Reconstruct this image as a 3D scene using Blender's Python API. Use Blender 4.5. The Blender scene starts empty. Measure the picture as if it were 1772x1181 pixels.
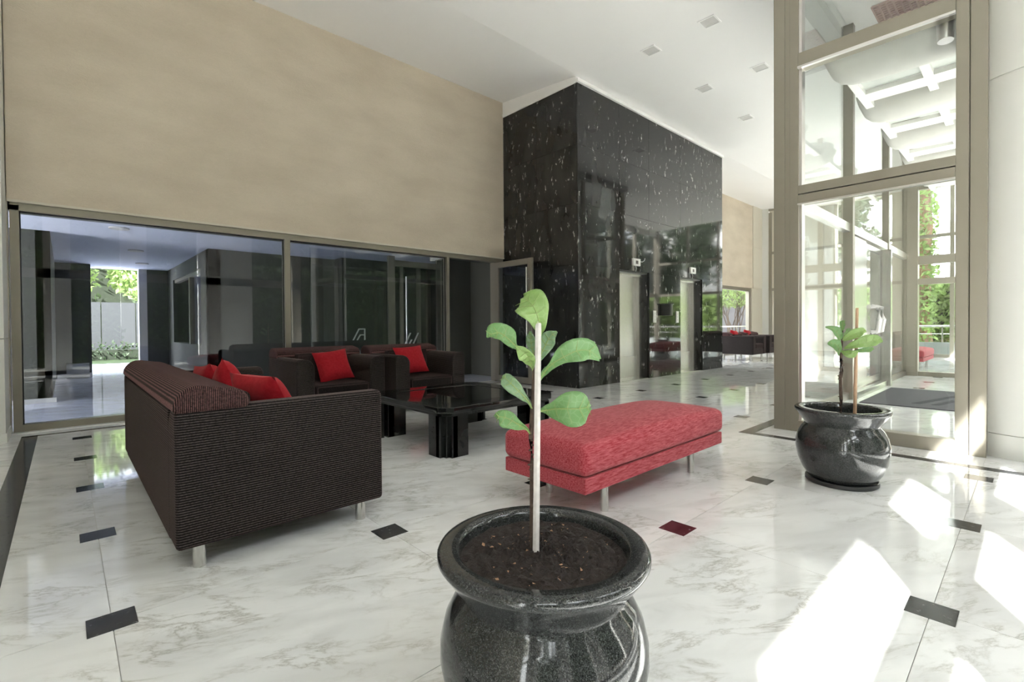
import bpy, bmesh, math, random
from mathutils import Vector, Matrix
random.seed(7)
C = bpy.data.collections.new('lobby'); bpy.context.scene.collection.children.link(C)
S = bpy.context.scene
PI = math.pi

# ------------------------------------------------------------------ camera, light, exposure
YAW, PITCH, ROLL, FPX, SHY = 0.8241, -0.0124, -0.0074, 836.794, -16.92
d = Vector((math.cos(YAW)*math.cos(PITCH), math.sin(YAW)*math.cos(PITCH), math.sin(PITCH)))
r = Vector((math.sin(YAW), -math.cos(YAW), 0)); u = r.cross(d)
r2 = r*math.cos(ROLL)+u*math.sin(ROLL); u2 = -r*math.sin(ROLL)+u*math.cos(ROLL)
cd = bpy.data.cameras.new('camera'); cam = bpy.data.objects.new('camera', cd); C.objects.link(cam)
cd.sensor_width = 36; cd.lens = FPX/1772*36; cd.shift_y = SHY/1772; cd.clip_end = 200
m = Matrix((r2, u2, -d)).transposed().to_4x4(); m.translation = (0, 0, 1.1); cam.matrix_world = m
S.camera = cam

w = bpy.data.worlds.new('sky'); S.world = w; w.use_nodes = True
nt = w.node_tree; nt.nodes.clear()
wo = nt.nodes.new('ShaderNodeOutputWorld'); wb = nt.nodes.new('ShaderNodeBackground')
sk = nt.nodes.new('ShaderNodeTexSky'); sk.sky_type = 'HOSEK_WILKIE'; sk.turbidity = 5; sk.ground_albedo = .6
SUN = Vector((0.88*.79, 0.46*.79, -.61)).normalized()
sk.sun_direction = -SUN
mixw = nt.nodes.new('ShaderNodeMixRGB'); mixw.inputs[0].default_value = .65
mixw.inputs[2].default_value = (.97, .98, 1.0, 1)
nt.links.new(sk.outputs[0], mixw.inputs[1]); nt.links.new(mixw.outputs[0], wb.inputs[0])
wb.inputs[1].default_value = 6.0
nt.links.new(wb.outputs[0], wo.inputs[0])
sl = bpy.data.lights.new('sun', 'SUN'); sl.energy = 22; sl.angle = .012; sl.color = (1, .975, .94)
so = bpy.data.objects.new('sun', sl); C.objects.link(so); so.location = (-20, -12, 20)
so.rotation_euler = SUN.to_track_quat('-Z', 'Y').to_euler()
S.view_settings.view_transform = 'Standard'; S.view_settings.look = 'None'
S.view_settings.gamma = 1; S.view_settings.use_curve_mapping = False
S.view_settings.exposure = 1.5
S.cycles.transparent_max_bounces = 32; S.cycles.max_bounces = 14; S.cycles.diffuse_bounces = 7; S.cycles.glossy_bounces = 6
S.cycles.use_denoising = True; S.cycles.sample_clamp_indirect = 8

# ------------------------------------------------------------------ materials
def N(nt, t, **k):
    n = nt.nodes.new('ShaderNode'+t)
    for a, b in k.items(): setattr(n, a, b)
    return n
def newmat(name):
    m = bpy.data.materials.new(name); m.use_nodes = True; nt = m.node_tree
    return m, nt, nt.nodes['Principled BSDF'], nt.links
def plain(name, col, rough=.5, metal=0, noise=.04, scale=8, spec=.5, coat=0, bump=0, bscale=60, sheen=0):
    m, nt, b, L = newmat(name)
    b.inputs['Roughness'].default_value = rough; b.inputs['Metallic'].default_value = metal
    b.inputs['Specular IOR Level'].default_value = spec; b.inputs['Coat Weight'].default_value = coat
    tc = N(nt, 'TexCoord'); no = N(nt, 'TexNoise'); no.inputs['Scale'].default_value = scale; no.inputs['Detail'].default_value = 4
    L.new(tc.outputs['Object'], no.inputs['Vector'])
    mr = N(nt, 'MapRange'); mr.inputs[3].default_value = 1-noise*2; mr.inputs[4].default_value = 1+noise*2
    L.new(no.outputs[0], mr.inputs[0])
    mx = N(nt, 'VectorMath', operation='SCALE'); mx.inputs[0].default_value = col[:3]
    L.new(mr.outputs[0], mx.inputs['Scale']); L.new(mx.outputs[0], b.inputs['Base Color'])
    if bump:
        n2 = N(nt, 'TexNoise'); n2.inputs['Scale'].default_value = bscale; L.new(tc.outputs['Object'], n2.inputs['Vector'])
        bp = N(nt, 'Bump'); bp.inputs['Strength'].default_value = bump; bp.inputs['Distance'].default_value = .01
        L.new(n2.outputs[0], bp.inputs['Height']); L.new(bp.outputs[0], b.inputs['Normal'])
    return m
def ramp(nt, fac, stops):
    r = N(nt, 'ValToRGB'); e = r.color_ramp.elements
    e[0].position, e[0].color = stops[0][0], (*stops[0][1], 1); e[1].position, e[1].color = stops[-1][0], (*stops[-1][1], 1)
    for p, c in stops[1:-1]:
        x = e.new(p); x.color = (*c, 1)
    nt.links.new(fac, r.inputs[0]); return r
def coords(nt, rnd=True, scale=(1, 1, 1), rot=(0, 0, 0)):
    tc = N(nt, 'TexCoord'); mp = N(nt, 'Mapping'); mp.inputs['Scale'].default_value = scale; mp.inputs['Rotation'].default_value = rot
    if rnd:
        oi = N(nt, 'ObjectInfo'); ml = N(nt, 'Math', operation='MULTIPLY'); ml.inputs[1].default_value = 70
        nt.links.new(oi.outputs['Random'], ml.inputs[0])
        ad = N(nt, 'VectorMath', operation='ADD'); nt.links.new(tc.outputs['Object'], ad.inputs[0]); nt.links.new(ml.outputs[0], ad.inputs[1])
        nt.links.new(ad.outputs[0], mp.inputs['Vector'])
    else: nt.links.new(tc.outputs['Object'], mp.inputs['Vector'])
    return mp.outputs[0]
def marble_white(name='white_marble', base=(.74, .745, .74), tint=1.0):
    m, nt, b, L = newmat(name)
    v = coords(nt, True, (1, 1, 1), (0, 0, .5))
    st = N(nt, 'Mapping'); st.inputs['Scale'].default_value = (1.0, 2.6, 1); L.new(v, st.inputs['Vector'])
    # broad clouds
    n1 = N(nt, 'TexNoise'); n1.inputs['Scale'].default_value = 2.2; n1.inputs['Detail'].default_value = 5; n1.inputs['Distortion'].default_value = .6
    L.new(st.outputs[0], n1.inputs['Vector'])
    # veins : |noise-.5|
    n2 = N(nt, 'TexNoise'); n2.inputs['Scale'].default_value = 2.6; n2.inputs['Detail'].default_value = 9; n2.inputs['Roughness'].default_value = .66; n2.inputs['Distortion'].default_value = .45
    L.new(st.outputs[0], n2.inputs['Vector'])
    a = N(nt, 'Math', operation='SUBTRACT'); a.inputs[1].default_value = .5; L.new(n2.outputs[0], a.inputs[0])
    ab = N(nt, 'Math', operation='ABSOLUTE'); L.new(a.outputs[0], ab.inputs[0])
    vr = ramp(nt, ab.outputs[0], [(0, (1, 1, 1)), (.012, (.45, .45, .45)), (.05, (0, 0, 0))])
    n3 = N(nt, 'TexNoise'); n3.inputs['Scale'].default_value = 3.0; n3.inputs['Detail'].default_value = 3; L.new(v, n3.inputs['Vector'])
    mk = ramp(nt, n3.outputs[0], [(.44, (0, 0, 0)), (.62, (1, 1, 1))])
    mm = N(nt, 'Math', operation='MULTIPLY'); L.new(vr.outputs[0], mm.inputs[0]); L.new(mk.outputs[0], mm.inputs[1])
    cl = ramp(nt, n1.outputs[0], [(.35, tuple(x*.86 for x in base)), (.6, base)])
    mx = N(nt, 'MixRGB'); mx.inputs[2].default_value = (.34*tint, .33*tint, .29*tint, 1)
    mf = N(nt, 'Math', operation='MULTIPLY'); mf.inputs[1].default_value = .78; L.new(mm.outputs[0], mf.inputs[0])
    L.new(mf.outputs[0], mx.inputs[0]); L.new(cl.outputs[0], mx.inputs[1]); L.new(mx.outputs[0], b.inputs['Base Color'])
    b.inputs['Roughness'].default_value = .05; b.inputs['Specular IOR Level'].default_value = .5
    return m
def marble_black(name='black_marble', base=(.018, .018, .0175), vein=.8, stretch=(3.2, 3.2, 1.2), rough=.05, amount=.66, spec=.5):
    m, nt, b, L = newmat(name)
    v = coords(nt, True, stretch)
    n2 = N(nt, 'TexNoise'); n2.inputs['Scale'].default_value = 1.15; n2.inputs['Detail'].default_value = 8; n2.inputs['Roughness'].default_value = .7; n2.inputs['Distortion'].default_value = .8
    L.new(v, n2.inputs['Vector'])
    a = N(nt, 'Math', operation='SUBTRACT'); a.inputs[1].default_value = .5; L.new(n2.outputs[0], a.inputs[0])
    ab = N(nt, 'Math', operation='ABSOLUTE'); L.new(a.outputs[0], ab.inputs[0])
    vr = ramp(nt, ab.outputs[0], [(0, (1, 1, 1)), (.02, (0, 0, 0))])
    n3 = N(nt, 'TexNoise'); n3.inputs['Scale'].default_value = 5; n3.inputs['Detail'].default_value = 4; L.new(v, n3.inputs['Vector'])
    mk = ramp(nt, n3.outputs[0], [(amount-.07, (0, 0, 0)), (amount+.05, (1, 1, 1))])
    mm = N(nt, 'Math', operation='MULTIPLY'); L.new(vr.outputs[0], mm.inputs[0]); L.new(mk.outputs[0], mm.inputs[1])
    n1 = N(nt, 'TexNoise'); n1.inputs['Scale'].default_value = 1.2; n1.inputs['Detail'].default_value = 6; L.new(v, n1.inputs['Vector'])
    cl = ramp(nt, n1.outputs[0], [(.3, tuple(x*.6 for x in base)), (.7, tuple(x*1.7 for x in base))])
    mx = N(nt, 'MixRGB'); mx.inputs[2].default_value = (vein, vein, vein*.97, 1)
    L.new(mm.outputs[0], mx.inputs[0]); L.new(cl.outputs[0], mx.inputs[1]); L.new(mx.outputs[0], b.inputs['Base Color'])
    b.inputs['Roughness'].default_value = rough; b.inputs['Specular IOR Level'].default_value = spec
    return m
def granite_speckle(name='speckled_granite'):
    m, nt, b, L = newmat(name)
    v = coords(nt, False)
    vo = N(nt, 'TexVoronoi'); vo.inputs['Scale'].default_value = 520; L.new(v, vo.inputs['Vector'])
    cr = ramp(nt, vo.outputs['Color'], [(.2, (.012, .0125, .0125)), (.62, (.026, .028, .028)), (.93, (.085, .09, .09))])
    n1 = N(nt, 'TexNoise'); n1.inputs['Scale'].default_value = 14; n1.inputs['Detail'].default_value = 5; L.new(v, n1.inputs['Vector'])
    mr = N(nt, 'MapRange'); mr.inputs[3].default_value = .6; mr.inputs[4].default_value = 1.5; L.new(n1.outputs[0], mr.inputs[0])
    sc = N(nt, 'VectorMath', operation='SCALE'); L.new(cr.outputs[0], sc.inputs[0]); L.new(mr.outputs[0], sc.inputs['Scale'])
    L.new(sc.outputs[0], b.inputs['Base Color']); b.inputs['Roughness'].default_value = .08; b.inputs['Specular IOR Level'].default_value = .6
    return m
def glass(name, tint, f0=.04, power=5.0, rough=0.0, rcol=(1, 1, 1)):
    m = bpy.data.materials.new(name); m.use_nodes = True; nt = m.node_tree; nt.nodes.clear(); L = nt.links
    o = N(nt, 'OutputMaterial'); tr = N(nt, 'BsdfTransparent'); gl = N(nt, 'BsdfGlossy'); mx = N(nt, 'MixShader')
    tr.inputs[0].default_value = (*tint, 1); gl.inputs['Roughness'].default_value = rough; gl.inputs[0].default_value = (*rcol, 1)
    lw = N(nt, 'LayerWeight'); lw.inputs[0].default_value = .5
    pw = N(nt, 'Math', operation='POWER'); pw.inputs[1].default_value = power; L.new(lw.outputs['Facing'], pw.inputs[0])
    ma = N(nt, 'Math', operation='MULTIPLY_ADD'); ma.inputs[1].default_value = 1-f0; ma.inputs[2].default_value = f0
    L.new(pw.outputs[0], ma.inputs[0]); L.new(ma.outputs[0], mx.inputs[0]); L.new(tr.outputs[0], mx.inputs[1]); L.new(gl.outputs[0], mx.inputs[2])
    L.new(mx.outputs[0], o.inputs[0]); return m
def ribbed(name, axis, dark=(.005, .004, .004), light=(.068, .056, .054), scale=28, sheen=(.5, .3, .28)):
    m, nt, b, L = newmat(name)
    v = coords(nt, False)
    wv = N(nt, 'TexWave'); wv.wave_type = 'BANDS'; wv.bands_direction = axis; wv.inputs['Scale'].default_value = scale
    wv.inputs['Distortion'].default_value = .35; wv.inputs['Detail'].default_value = 1; wv.inputs['Detail Scale'].default_value = 3
    L.new(v, wv.inputs['Vector'])
    no = N(nt, 'TexNoise'); no.inputs['Scale'].default_value = 120; no.inputs['Detail'].default_value = 3; L.new(v, no.inputs['Vector'])
    ml = N(nt, 'Math', operation='MULTIPLY'); L.new(wv.outputs['Fac'], ml.inputs[0]); L.new(no.outputs[0], ml.inputs[1])
    cr = ramp(nt, ml.outputs[0], [(.12, dark), (.55, light)])
    L.new(cr.outputs[0], b.inputs['Base Color']); b.inputs['Roughness'].default_value = .9; b.inputs['Specular IOR Level'].default_value = .15
    b.inputs['Sheen Weight'].default_value = .12; b.inputs['Sheen Roughness'].default_value = .5; b.inputs['Sheen Tint'].default_value = (*sheen, 1)
    bp = N(nt, 'Bump'); bp.inputs['Strength'].default_value = .5; bp.inputs['Distance'].default_value = .004
    L.new(wv.outputs['Fac'], bp.inputs['Height']); L.new(bp.outputs[0], b.inputs['Normal'])
    return m
def fabric_streak(name, c1, c2, stretch=(14, 60, 60), sheen=.2):
    m, nt, b, L = newmat(name)
    v = coords(nt, False, stretch)
    no = N(nt, 'TexNoise'); no.inputs['Scale'].default_value = 2; no.inputs['Detail'].default_value = 4; no.inputs['Roughness'].default_value = .7; L.new(v, no.inputs['Vector'])
    cr = ramp(nt, no.outputs[0], [(.38, c1), (.72, c2)])
    L.new(cr.outputs[0], b.inputs['Base Color']); b.inputs['Roughness'].default_value = .8; b.inputs['Specular IOR Level'].default_value = .2
    b.inputs['Sheen Weight'].default_value = sheen; b.inputs['Sheen Tint'].default_value = (1, .7, .7, 1)
    bp = N(nt, 'Bump'); bp.inputs['Strength'].default_value = .3; bp.inputs['Distance'].default_value = .003
    L.new(no.outputs[0], bp.inputs['Height']); L.new(bp.outputs[0], b.inputs['Normal'])
    return m
def leafmat(name, c, c2):
    m, nt, b, L = newmat(name)
    v = coords(nt, False)
    vo = N(nt, 'TexVoronoi', feature='DISTANCE_TO_EDGE'); vo.inputs['Scale'].default_value = 55; L.new(v, vo.inputs['Vector'])
    cr = ramp(nt, vo.outputs[0], [(0, c2), (.09, c)])
    L.new(cr.outputs[0], b.inputs['Base Color']); b.inputs['Roughness'].default_value = .42
    b.inputs['Subsurface Weight'].default_value = 0
    tr = N(nt, 'BsdfTranslucent'); tr.inputs[0].default_value = (c[0]*1.3, c[1]*1.5, c[2]*.8, 1)
    mx = N(nt, 'MixShader'); mx.inputs[0].default_value = .3
    out = nt.nodes['Material Output']; L.new(b.outputs[0], mx.inputs[1]); L.new(tr.outputs[0], mx.inputs[2]); L.new(mx.outputs[0], out.inputs[0])
    return m
def foliage(name, c, var=.5):
    m, nt, b, L = newmat(name)
    v = coords(nt, False)
    no = N(nt, 'TexNoise'); no.inputs['Scale'].default_value = 3.5; no.inputs['Detail'].default_value = 6; L.new(v, no.inputs['Vector'])
    cr = ramp(nt, no.outputs[0], [(.3, tuple(x*(1-var) for x in c)), (.7, tuple(x*(1+var) for x in c))])
    L.new(cr.outputs[0], b.inputs['Base Color']); b.inputs['Roughness'].default_value = .6
    tr = N(nt, 'BsdfTranslucent'); L.new(cr.outputs[0], tr.inputs[0]); mx = N(nt, 'MixShader'); mx.inputs[0].default_value = .35
    out = nt.nodes['Material Output']; L.new(b.outputs[0], mx.inputs[1]); L.new(tr.outputs[0], mx.inputs[2]); L.new(mx.outputs[0], out.inputs[0])
    return m
def brushed(name, col=(.62, .6, .57), rough=.28, stretch=(30, 30, .3)):
    m, nt, b, L = newmat(name)
    v = coords(nt, False, stretch)
    no = N(nt, 'TexNoise'); no.inputs['Scale'].default_value = 2; no.inputs['Detail'].default_value = 3; L.new(v, no.inputs['Vector'])
    mr = N(nt, 'MapRange'); mr.inputs[3].default_value = rough; mr.inputs[4].default_value = rough+.005; L.new(no.outputs[0], mr.inputs[0])
    cr = ramp(nt, no.outputs[0], [(.3, tuple(x*.985 for x in col)), (.7, tuple(min(1, x*1.01) for x in col))])
    L.new(mr.outputs[0], b.inputs['Roughness']); L.new(cr.outputs[0], b.inputs['Base Color']); b.inputs['Metallic'].default_value = 1
    return m
def wallpaper():
    m, nt, b, L = newmat('beige_wallpaper')
    v = coords(nt, False, (1, 1, 2.4))
    n1 = N(nt, 'TexNoise'); n1.inputs['Scale'].default_value = 1.1; n1.inputs['Detail'].default_value = 3; L.new(v, n1.inputs['Vector'])
    n2 = N(nt, 'TexNoise'); n2.inputs['Scale'].default_value = 26; n2.inputs['Detail'].default_value = 5; n2.inputs['Distortion'].default_value = 1.2; L.new(v, n2.inputs['Vector'])
    ad = N(nt, 'Math', operation='MULTIPLY_ADD'); ad.inputs[1].default_value = .35; L.new(n2.outputs[0], ad.inputs[0]); L.new(n1.outputs[0], ad.inputs[2])
    cr = ramp(nt, ad.outputs[0], [(.45, (.56, .485, .39)), (.9, (.66, .58, .475))])
    L.new(cr.outputs[0], b.inputs['Base Color']); b.inputs['Roughness'].default_value = .75; b.inputs['Specular IOR Level'].default_value = .25
    bp = N(nt, 'Bump'); bp.inputs['Strength'].default_value = .35; bp.inputs['Distance'].default_value = .012
    L.new(n2.outputs[0], bp.inputs['Height']); L.new(bp.outputs[0], b.inputs['Normal'])
    return m
M = dict(
    marble=marble_white(), inset=marble_black('inset_granite', (.02, .021, .023), .3, (9, 9, 9), .12, .64),
    inset_red=marble_black('reddish_inset_granite', (.045, .012, .018), .3, (9, 9, 9), .12, .66),
    grout=plain('grout', (.42, .41, .38), .8),
    black=marble_black(), blackpl=marble_black('table_granite', (.010, .011, .011), .12, (6, 6, 6), .05, .68, .5),
    ceil=plain('ceiling_paint', (.88, .87, .865), .7, noise=.01, scale=1), white=plain('white_paint', (.72, .72, .69), .45, noise=.015, scale=2),
    cream=plain('cream_paint', (.62, .58, .49), .5, noise=.015), wall=wallpaper(),
    frame=plain('champagne_aluminium', (.315, .29, .24), .38, .55, .03, 3), frame_dark=plain('dark_gasket', (.02, .02, .02), .5),
    steel=brushed('brushed_steel', (.50, .49, .465), .27), chrome=plain('satin_chrome', (.62, .61, .59), .22, 1, .02),
    bright=plain('bright_aluminium', (.75, .73, .72), .3, 1, .02),
    glass=glass('clear_glass', (.97, .985, .98), .035), tint=glass('tinted_glass', (.84, .86, .88), .045, 4.5),
    topglass=glass('smoked_table_glass', (.12, .13, .13), .06, 4),
    sofa_z=ribbed('ribbed_fabric_side', 'Z'), sofa_x=ribbed('ribbed_fabric_roll', 'Y', scale=42, light=(.17, .085, .085)),
    sofa_plain=ribbed('ribbed_fabric_seat', 'Y', scale=30, light=(.05, .034, .034)),
    red=fabric_streak('red_bench_fabric', (.27, .011, .024), (.53, .135, .155), (9, 52, 70)), cushion=fabric_streak('red_cushion_fabric', (.33, .006, .014), (.42, .014, .024), (20, 20, 20), .1),
    granite=granite_speckle(), soil=plain('potting_soil', (.02, .013, .010), .95, noise=.3, scale=60, bump=1, bscale=90),
    saucer=plain('black_plastic', (.02, .021, .022), .35),
    stake=plain('grey_wood_stake', (.52, .49, .47), .8, noise=.12, scale=60), bamboo=plain('bamboo_stake', (.42, .27, .17), .6, noise=.1, scale=40),
    bark=plain('brown_bark', (.07, .045, .032), .85, noise=.25, scale=80, bump=.6), petiole=plain('leaf_stalk', (.24, .33, .10), .5),
    leaf=leafmat('fiddle_leaf_green', (.15, .29, .11), (.21, .35, .16)), leaf2=leafmat('fiddle_leaf_light', (.25, .38, .13), (.31, .43, .18)),
    leafg=leafmat('fiddle_leaf_grey_green', (.19, .30, .17), (.25, .35, .22)),
    mat=plain('charcoal_mat', (.075, .075, .08), .95, noise=.08, scale=200), matlogo=plain('dark_mat_pile', (.03, .03, .033), .95),
    bluelit_floor=marble_white('daylit_annex_marble', (.66, .69, .82)), annexwall=plain('dark_olive_wall', (.075, .077, .066), .5), annexceil=plain('annex_ceiling', (.62, .66, .78), .8),  # blue of outdoor daylight put into the annex floor colour
    annexpale=plain('pale_plinth', (.5, .5, .5), .6), grey=plain('vestibule_ceiling', (.46, .47, .45), .6),
    fin=plain('grey_canopy_shell', (.58, .58, .545), .45, noise=.05), frost=plain('frosted_panel', (.5, .53, .50), .5),
    hedge=foliage('hedge_leaves', (.055, .09, .035)), hedge_lit=foliage('sunlit_leaves', (.22, .32, .10)), core=plain('hedge_core', (.015, .022, .01), .9),  # hedge_lit is the brighter copy, with sunlight put into the leaf colour
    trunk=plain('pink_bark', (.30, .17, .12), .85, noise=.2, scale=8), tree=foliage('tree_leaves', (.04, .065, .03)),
    bldg=plain('white_render', (.75, .75, .74), .8), pinkb=plain('salmon_render', (.55, .22, .16), .8), winb=plain('window_grey', (.12, .14, .15), .2),
    ground=plain('garden_paving', (.55, .54, .50), .8), lawn=foliage('lawn', (.03, .05, .018)),
    led=plain('dark_display', (.03, .004, .003), .3), plate=plain('white_plate', (.72, .70, .68), .4), cable=plain('white_cable', (.6, .6, .58), .5),
    grille=plain('pinkish_grille', (.50, .36, .32), .6), hole=plain('recess_grey', (.60, .59, .58), .7), lens=plain('lamp_reflector', (.6, .58, .56), .25, .8),
    blackmetal=plain('black_metal', (.012, .012, .012), .35), logo=plain('white_vinyl', (.75, .75, .72), .6), parapet=plain('grey_parapet', (.33, .36, .36), .6, noise=.08, scale=30),
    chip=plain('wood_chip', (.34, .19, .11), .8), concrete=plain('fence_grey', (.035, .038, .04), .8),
)

# ------------------------------------------------------------------ helpers
def tagp(o, label=None, cat=None, group=None, kind=None):
    if label: o['label'] = label
    if cat: o['category'] = cat
    if group: o['group'] = group
    if kind: o['kind'] = kind
    return o
def empty(name, loc=(0, 0, 0), rz=0, label=None, cat=None, group=None, kind=None):
    o = bpy.data.objects.new(name, None); C.objects.link(o); o.location = loc; o.rotation_euler = (0, 0, rz); o.empty_display_size = .1
    return tagp(o, label, cat, group, kind)
def abox(bm, x0, x1, y0, y1, z0, z1):
    vs = [bm.verts.new((x, y, z)) for z in (z0, z1) for y in (y0, y1) for x in (x0, x1)]
    for f in ((0, 2, 3, 1), (4, 5, 7, 6), (0, 1, 5, 4), (2, 6, 7, 3), (0, 4, 6, 2), (1, 3, 7, 5)): bm.faces.new([vs[i] for i in f])
    return vs
def acyl(bm, p0, p1, r0, r1=None, n=16, caps=True):
    p0, p1 = Vector(p0), Vector(p1); r1 = r0 if r1 is None else r1
    q = (p1-p0).to_track_quat('Z', 'Y'); a, b = [], []
    for i in range(n):
        t = 2*PI*i/n; c = Vector((math.cos(t), math.sin(t), 0))
        a.append(bm.verts.new(p0+q@(c*r0))); b.append(bm.verts.new(p1+q@(c*r1)))
    for i in range(n): bm.faces.new((a[i], a[(i+1) % n], b[(i+1) % n], b[i]))
    if caps: bm.faces.new(a[::-1]); bm.faces.new(b)
def atube(bm, pts, rad, n=8):
    rad = rad if isinstance(rad, (list, tuple)) else [rad]*len(pts); P = [Vector(p) for p in pts]; rings = []
    for i, p in enumerate(P):
        t = (P[min(i+1, len(P)-1)]-P[max(i-1, 0)]).normalized(); q = t.to_track_quat('Z', 'Y')
        rings.append([bm.verts.new(p+q@Vector((math.cos(2*PI*k/n)*rad[i], math.sin(2*PI*k/n)*rad[i], 0))) for k in range(n)])
    for a, b in zip(rings, rings[1:]):
        for k in range(n): bm.faces.new((a[k], a[(k+1) % n], b[(k+1) % n], b[k]))
    bm.faces.new(rings[0][::-1]); bm.faces.new(rings[-1])
def alathe(bm, prof, n=64, close=False):
    rings = [[bm.verts.new((math.cos(2*PI*k/n)*rr, math.sin(2*PI*k/n)*rr, z)) for k in range(n)] for rr, z in prof]
    for a, b in zip(rings, rings[1:]):
        for k in range(n): bm.faces.new((a[k], a[(k+1) % n], b[(k+1) % n], b[k]))
    return rings
def aprism(bm, pts, z0, z1):
    a = [bm.verts.new((x, y, z0)) for x, y in pts]; b = [bm.verts.new((x, y, z1)) for x, y in pts]; n = len(pts)
    bm.faces.new(a[::-1]); bm.faces.new(b)
    for i in range(n): bm.faces.new((a[i], a[(i+1) % n], b[(i+1) % n], b[i]))
def obj(name, bm, mat, parent=None, loc=None, smooth=False, bevel=0, seg=2, **tags):
    bmesh.ops.recalc_face_normals(bm, faces=bm.faces)
    me = bpy.data.meshes.new(name); bm.to_mesh(me); bm.free(); me.materials.append(mat)
    return link(name, me, parent, loc, smooth, bevel, seg, **tags)
def link(name, me, parent=None, loc=None, smooth=False, bevel=0, seg=2, **tags):
    o = bpy.data.objects.new(name, me); C.objects.link(o)
    if parent: o.parent = parent
    if loc: o.location = loc
    if smooth or bevel:
        for p in me.polygons: p.use_smooth = True
    if bevel:
        b = o.modifiers.new('bevel', 'BEVEL'); b.width = bevel; b.segments = seg; b.limit_method = 'ANGLE'; b.angle_limit = .6
        wn = o.modifiers.new('wn', 'WEIGHTED_NORMAL'); wn.keep_sharp = True
    elif smooth:
        es = me.edges
        try:
            me.set_sharp_from_angle(angle=.7)
        except Exception: pass
    return tagp(o, **tags)
def box(name, x0, x1, y0, y1, z0, z1, mat, parent=None, bevel=0, seg=2, **tags):
    """world-space box; vertices are stored relative to its parent's location (unrotated parents) or to its own base centre"""
    bm = bmesh.new()
    if parent is not None:
        P = Vector(parent.location); q = parent.parent
        while q is not None: P += Vector(q.location); q = q.parent
        abox(bm, x0-P.x, x1-P.x, y0-P.y, y1-P.y, z0-P.z, z1-P.z); return obj(name, bm, mat, parent, bevel=bevel, seg=seg, **tags)
    c = ((x0+x1)/2, (y0+y1)/2, z0); abox(bm, x0-c[0], x1-c[0], y0-c[1], y1-c[1], 0, z1-z0)
    return obj(name, bm, mat, None, c, bevel=bevel, seg=seg, **tags)
def lbox(name, x0, x1, y0, y1, z0, z1, mat, parent, bevel=0, seg=2, **tags):
    bm = bmesh.new(); abox(bm, x0, x1, y0, y1, z0, z1); return obj(name, bm, mat, parent, bevel=bevel, seg=seg, **tags)
def boxes(name, L, mat, parent, bevel=0, **tags):
    bm = bmesh.new(); P = Vector(parent.location) if parent else Vector()
    for b in L: abox(bm, b[0]-P.x, b[1]-P.x, b[2]-P.y, b[3]-P.y, b[4]-P.z, b[5]-P.z)
    return obj(name, bm, mat, parent, bevel=bevel, **tags)
def dup(root, loc, rz=None, **tags):
    def cp(o, par):
        c = o.copy(); C.objects.link(c)
        if par: c.parent = par
        for ch in list(o.children): cp(ch, c)
        return c
    n = cp(root, None); n.location = loc
    if rz is not None: n.rotation_euler = (0, 0, rz)
    return tagp(n, **tags)

CEIL = 5.35; CW = 5.54; YW = 7.27; YF = -1.14; XE = 20.0; XW = -4.5
# ------------------------------------------------------------------ floor
fl = empty('floor', (0, 0, 0), kind='structure')
boxes('screed', [(XW, XE, YF, YW+.1, -.12, -.004)], M['grout'], fl)
TX, TY, OX, OY, HS = 1.1475, 1.041, .1157, .262, .0725
def tile_mesh(x0, x1, y0, y1, corners):
    g = .0012; bm = bmesh.new(); x0 += g; x1 -= g; y0 += g; y1 -= g; h = HS-g+.0012
    pts = []
    for (cx, cy, sx, sy, on) in ((x0, y0, 1, 1, corners[0]), (x1, y0, -1, 1, corners[1]), (x1, y1, -1, -1, corners[2]), (x0, y1, 1, -1, corners[3])):
        if not on: pts.append((cx, cy)); continue
        if sx*sy > 0: pts += [(cx, cy+sy*h), (cx+sx*h, cy+sy*h), (cx+sx*h, cy)]
        else: pts += [(cx+sx*h, cy), (cx+sx*h, cy+sy*h), (cx, cy+sy*h)]
    aprism(bm, pts, -.012, 0)
    bmesh.ops.recalc_face_normals(bm, faces=bm.faces)
    me = bpy.data.meshes.new('marble_tile'); bm.to_mesh(me); bm.free(); me.materials.append(M['marble']); return me
full = tile_mesh(0, TX, 0, TY, (1, 1, 1, 1))
bm = bmesh.new(); aprism(bm, [(-HS, -HS), (HS, -HS), (HS, HS), (-HS, HS)], -.012, 0); bmesh.ops.recalc_face_normals(bm, faces=bm.faces)
ins = bpy.data.meshes.new('granite_inset'); bm.to_mesh(ins); bm.free(); ins.materials.append(M['inset'])
insr = ins.copy(); insr.materials[0] = M['inset_red']
def hidden(x0, x1, y0, y1): return x0 > 6.5 and x1 < 12.1 and y0 > 5.34
for i in range(-5, 18):
    for j in range(-2, 7):
        x0, y0 = OX+i*TX, OY+j*TY; x1, y1 = x0+TX, y0+TY
        cx0, cx1, cy0, cy1 = max(x0, XW), min(x1, XE), max(y0, YF), min(y1, YW)
        if cx1-cx0 < .02 or cy1-cy0 < .02 or hidden(cx0, cx1, cy0, cy1): continue
        if i < 0:   # beyond the dark border band: plain slabs
            me = tile_mesh(cx0-x0, cx1-x0, cy0-y0, cy1-y0, (0, 1 if i == -1 else 0, 1 if i == -1 else 0, 0))
        elif (cx0, cx1, cy0, cy1) == (x0, x1, y0, y1): me = full
        else:
            me = tile_mesh(cx0-x0, cx1-x0, cy0-y0, cy1-y0, (cx0 == x0 and cy0 == y0, cx1 == x1 and cy0 == y0, cx1 == x1 and cy1 == y1, cx0 == x0 and cy1 == y1))
        link('marble_tile', me, fl, (x0, y0, 0))
for i in range(0, 18):
    for j in range(-1, 7):
        x, y = OX+i*TX, OY+j*TY
        if x > XE or y > YW-.1 or (x > 6.5 and x < 12.1 and y > 5.34): continue
        link('granite_inset', insr if (i, j) == (2, 1) else ins, fl, (x, y, 0))
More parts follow.
